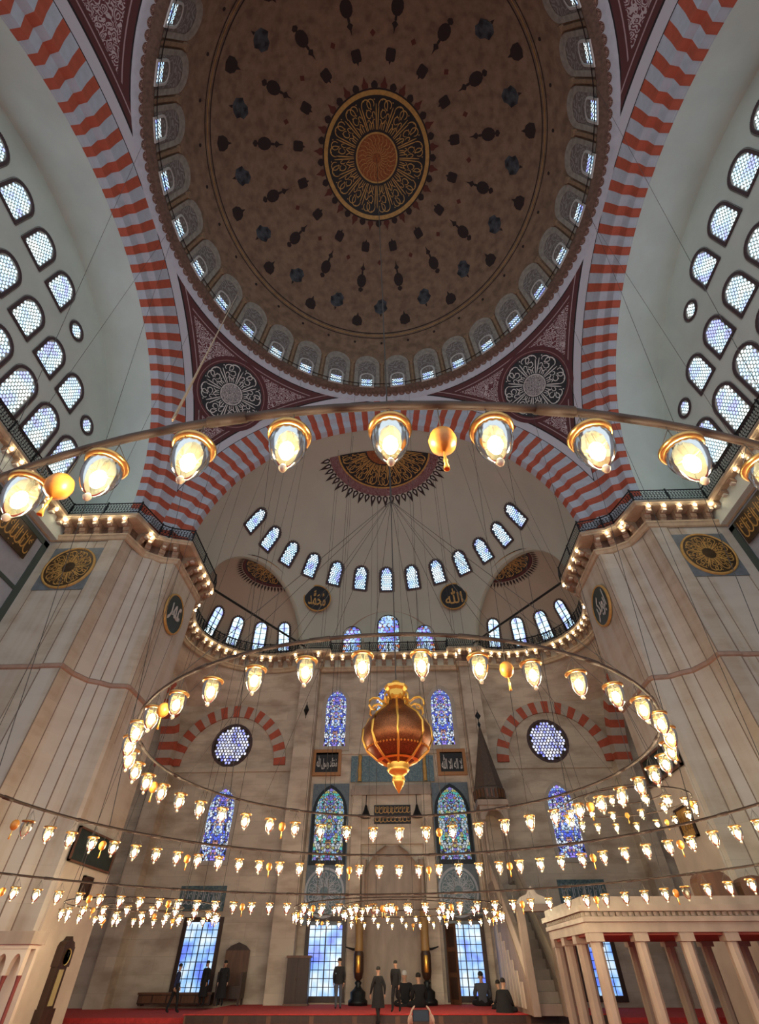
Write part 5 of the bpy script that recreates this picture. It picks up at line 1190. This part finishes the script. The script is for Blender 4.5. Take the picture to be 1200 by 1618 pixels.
# ------------------------------------------------------------------ people
def skin_body(joints, edges, mats, name, sub=1):
    """joints: name -> (xyz, radius); edges: (a, b, material index); one continuous skinned surface"""
    names = list(joints); idx = {n: i for i, n in enumerate(names)}
    me = bpy.data.meshes.new(name); me.from_pydata([joints[n][0] for n in names], [(idx[a], idx[b]) for a, b, _ in edges], [])
    o = bpy.data.objects.new(name, me); COL.objects.link(o)
    sk = o.modifiers.new('skin', 'SKIN'); sk.use_smooth_shade = True
    for i, n in enumerate(names):
        r = joints[n][1]; me.skin_vertices[0].data[i].radius = r if isinstance(r, tuple) else (r, r)
    me.skin_vertices[0].data[idx['pelvis']].use_root = True
    if sub: ss = o.modifiers.new('sub', 'SUBSURF'); ss.levels = sub; ss.render_levels = sub
    bpy.context.view_layer.update()
    ev = o.evaluated_get(bpy.context.evaluated_depsgraph_get())
    m2 = bpy.data.meshes.new_from_object(ev); m2.name = name
    bpy.data.objects.remove(o)
    m2.materials.clear()
    for m in mats: m2.materials.append(m)
    seg = [(np.array(joints[a][0]), np.array(joints[b][0]), mi) for a, b, mi in edges]
    for p in m2.polygons:
        c = np.array(p.center); best = None
        for a, b, mi in seg:
            t = max(0, min(1, ((c-a)@(b-a))/((b-a)@(b-a)+1e-9))); dd = np.linalg.norm(c-a-(b-a)*t)
            if best is None or dd < best[0]: best = (dd, mi)
        p.material_index = best[1]; p.use_smooth = True
    return m2
def hand(J, E_, side, wrist, d, mi=2, curl=(0, 0, -1), spread=(1, 0, 0)):
    """palm and five fingers from the wrist along d, curling towards curl"""
    w = np.array(wrist, float); d = np.array(d, float); d /= np.linalg.norm(d); sp = np.array(spread, float); cu = np.array(curl, float)
    J[side+'palm'] = (tuple(w+d*0.06), (0.034, 0.02)); E_.append((side+'wrist', side+'palm', mi))
    for i, (o_, L_) in enumerate(((-0.030, 0.062), (-0.010, 0.072), (0.010, 0.068), (0.030, 0.052))):
        b0 = w+d*0.095+sp*o_; b1 = b0+d*L_*0.5+cu*L_*0.15; b2 = b1+d*L_*0.35+cu*L_*0.35
        for q, v, r in (('a', b0, 0.0095), ('b', b1, 0.009), ('c', b2, 0.0075)): J[side+'f%d%s' % (i, q)] = (tuple(v), r)
        E_ += [(side+'palm', side+'f%da' % i, mi), (side+'f%da' % i, side+'f%db' % i, mi), (side+'f%db' % i, side+'f%dc' % i, mi)]
    t0 = w+d*0.035-sp*0.038; t1 = t0+d*0.03-sp*0.018; t2 = t1+d*0.028+cu*0.01
    J[side+'palm0'] = (tuple(t0), 0.012); J[side+'t1'] = (tuple(t1), 0.011); J[side+'t2'] = (tuple(t2), 0.009)
    E_ += [(side+'palm', side+'palm0', mi), (side+'palm0', side+'t1', mi), (side+'t1', side+'t2', mi)]
def person(loc, rz, pose, label, top, legs, hs=1.0, coat=None, hair='hair', group=None, cap=None):
    J, E_ = {}, []
    if pose in ('stand', 'walk'):
        J.update(pelvis=((0, 0, .95), (.15, .11)), spine=((0, 0, 1.12), (.145, .105)), chest=((0, 0, 1.32), (.19, .135)), neck0=((0, -.01, 1.46), (.075, .065)), neck=((0, 0, 1.53), (.055, .055)), head=((0, .02, 1.61), (.078, .092)), crown=((0, .0, 1.70), (.070, .080)))
        st = 0.22 if pose == 'walk' else 0.03
        for s, n in ((-1, 'l'), (1, 'r')):
            q = st*s
            J.update({n+'hip': ((s*.10, 0, .90), .115), n+'knee': ((s*.11, q*0.6+.03, .50), .082), n+'ankle': ((s*.11, q-0.02, .09), .058), n+'toe': ((s*.12, q+.13, .04), (.045, .03)),
                      n+'sho': ((s*.19, 0, 1.39), .088), n+'elb': ((s*.26, -q*0.5-.02, 1.13), .068), n+'wrist': ((s*.25, -q*0.8+.06, .90), .034)})
    elif pose == 'sit':
        J.update(pelvis=((0, 0, .13), (.17, .14)), spine=((0, .01, .32), (.15, .12)), chest=((0, .04, .50), (.20, .14)), neck0=((0, .06, .62), (.075, .065)), neck=((0, .07, .68), (.055, .055)), head=((0, .10, .77), (.078, .092)), crown=((0, .09, .86), (.070, .080)))
        for s, n in ((-1, 'l'), (1, 'r')):
            J.update({n+'hip': ((s*.13, .03, .13), .105), n+'knee': ((s*.36, .26, .14), .07), n+'ankle': ((s*-.03, .40, .08), .048), n+'toe': ((s*-.15, .42, .06), (.042, .03)),
                      n+'sho': ((s*.20, .05, .55), .09), n+'elb': ((s*.28, .10, .32), .07), n+'wrist': ((s*.20, .26, .22), .036)})
    elif pose == 'photo':
        J.update(pelvis=((0, 0, .13), (.17, .14)), spine=((0, .0, .32), (.15, .12)), chest=((0, .0, .52), (.165, .12)), neck0=((0, .0, .65), (.075, .065)), neck=((0, .0, .71), (.055, .055)), head=((0, .02, .80), (.078, .092)), crown=((0, .0, .89), (.070, .080)))
        for s, n in ((-1, 'l'), (1, 'r')):
            J.update({n+'hip': ((s*.13, .03, .13), .105), n+'knee': ((s*.36, .26, .14), .07), n+'ankle': ((s*-.03, .40, .08), .048), n+'toe': ((s*-.15, .42, .06), (.042, .03)),
                      n+'sho': ((s*.18, .02, .60), .066), n+'elb': ((s*.22, .20, .84), .046), n+'wrist': ((s*.115, .33, 1.13), .030)})
    E_ += [('pelvis', 'spine', 0), ('spine', 'chest', 0), ('chest', 'neck0', 0), ('neck0', 'neck', 2), ('neck', 'head', 2), ('head', 'crown', 2)]
    for n, s in (('l', -1), ('r', 1)):
        E_ += [('pelvis', n+'hip', 1), (n+'hip', n+'knee', 1), (n+'knee', n+'ankle', 1), (n+'ankle', n+'toe', 3), ('chest', n+'sho', 0), (n+'sho', n+'elb', 0), (n+'elb', n+'wrist', 0)]
        w = J[n+'wrist'][0]
        if pose == 'photo': hand(J, E_, n, w, (-s*0.15, 0.05, 1), 2, (-s, 0, 0.0), (0, 1, 0))
        elif pose == 'sit': hand(J, E_, n, w, (-s*.2, 1, -.15), 2, (0, 0, -1), (1, 0, 0))
        else: hand(J, E_, n, w, (0, .12, -1), 2, (-s, 0, 0), (0, 1, 0))
    me = skin_body(J, E_, [M[top], M[legs], M['skin'], M['cloth_b']], 'person_body')
    e = empty('person', (loc[0], loc[1], loc[2]-(0.06*hs if pose == 'sit' else 0)), rz); e.scale = (hs,)*3; tag(e, label, 'person', group)
    inst('body', me, e)
    hc = np.array(J['head'][0]); cr = np.array(J['crown'][0])
    mb = MB()   # hair cap
    mb.lathe([(0.088, 0.02), (0.097, 0.055), (0.088, 0.10), (0.05, 0.135), (0.002, 0.145)], 14, tuple(hc+np.array([0, -.018, .02]))); mb.obj('hair', M[cap or hair], e, True)
    mb = MB(); mb.lathe([(0.002, -.02), (.014, -.012), (.010, .012), (.002, .022)], 8, tuple(hc+np.array([0, .098, .01]))); mb.obj('nose', M['skin'], e, True)
    for s in (-1, 1):
        mb = MB(); mb.lathe([(.002, -.03), (.016, -.02), (.018, .012), (.002, .03)], 8, tuple(hc+np.array([s*.08, .0, .01]))); mb.obj('ear', M['skin'], e, True)
        mb = MB(); mb.lathe([(.001, -.008), (.009, 0), (.001, .008)], 8, tuple(hc+np.array([s*.03, .088, .035]))); mb.obj('eye', M['hair'], e, True)
    mb = MB(); mb.box(hc[0]-.024, hc[0]+.024, hc[1]+.082, hc[1]+.096, hc[2]-.042, hc[2]-.034); mb.obj('mouth', mat('lips', (.35, .13, .1), .6) if 'lips' not in M else M['lips'], e)
    if coat:
        z1, z0, w1, w0 = coat; rows = []
        for i in range(6):
            t = i/5; z = z1+(z0-z1)*t; w = w1+(w0-w1)*t
            rows.append([(w*(1+0.04*sin(5*a))*cos(a), (w*0.78)*(1+0.04*cos(4*a))*sin(a), z) for a in [2*pi*k/20 for k in range(20)]])
        mb = MB(); mb.grid(rows, True); mb.obj('coat_skirt', M[top], e, True)
    return e
def stand_at(px, py, z): p = atz(px, py, z); return (p[0], p[1], z)
PL = 0.30
person(stand_at(270, 1601, 0.16), radians(-60), 'walk', 'person in a navy jacket and dark trousers walking past the long bench', 'cloth_n', 'cloth_b')
person((-10.35, 28.6, PL), radians(150), 'stand', 'person in a long black coat with bowed head beside the long bench', 'cloth_b', 'cloth_b', coat=(1.15, 0.35, .19, .27))
person((-9.25, 28.2, PL), radians(190), 'stand', 'person in a long black coat standing at the preacher seat', 'cloth_b', 'cloth_b', coat=(1.15, 0.3, .19, .28))
person(stand_at(534, 1595, PL), radians(10), 'stand', 'person in a black puffer jacket and grey trousers facing the window by the cabinet', 'cloth_b', 'cloth_g', 1.02, coat=(1.2, 0.86, .20, .22))
person(stand_at(598, 1620, 0), radians(35), 'walk', 'person in a long black coat striding below the platform', 'cloth_b', 'cloth_b', coat=(1.2, 0.5, .20, .30))
person((0.12, 23.2, PL), radians(160), 'walk', 'person in a dark suit walking on the platform behind the striding coat', 'cloth_b', 'cloth_b', 0.95)
person((0.55, 28.2, PL+0.0), radians(180), 'sit', 'seated person with white cap and grey shirt front before the prayer niche', 'cloth_b', 'cloth_b', 1.55, cap='cap')
person((1.3, 26.9, PL), radians(20), 'sit', 'seated person in black facing the prayer niche', 'cloth_b', 'cloth_b', 1.45)
person((4.65, 28.2, PL), radians(0), 'sit', 'seated person in a dark green coat by the open shutter', 'cloth_g', 'cloth_b', 1.5)
person((5.2, 25.5, PL), radians(60), 'sit', 'person in black sitting hunched beside the pulpit stair', 'cloth_b', 'cloth_b', 1.15)
person((4.9, 22.9, PL), radians(-50), 'sit', 'person in black shawl sitting on the platform edge by the pulpit gate', 'cloth_b', 'cloth_b', 1.25, coat=(.55, .02, .2, .36))
ph = CP+ray(665, 1597)*7.2
pp = person((ph[0], ph[1]-0.36, 0), 0, 'photo', 'person seated on the carpet holding up a phone with both hands', 'cloth_b', 'cloth_b', (ph[2]-0.03)/1.22)
k_ = (ph[2]-0.03)/1.22
e = empty('phone', (ph[0], ph[1]-0.36+0.335*k_, 1.215*k_)); tag(e, 'black phone held up in two hands', 'phone')
mb = MB(); mb.box(-.085, .085, -.006, .006, -.042, .042); mb.obj('case', M['black'], e)
mb = MB(); mb.box(-.078, .078, -.0075, -.006, -.037, .037); mb.obj('screen', M['glassd'], e)
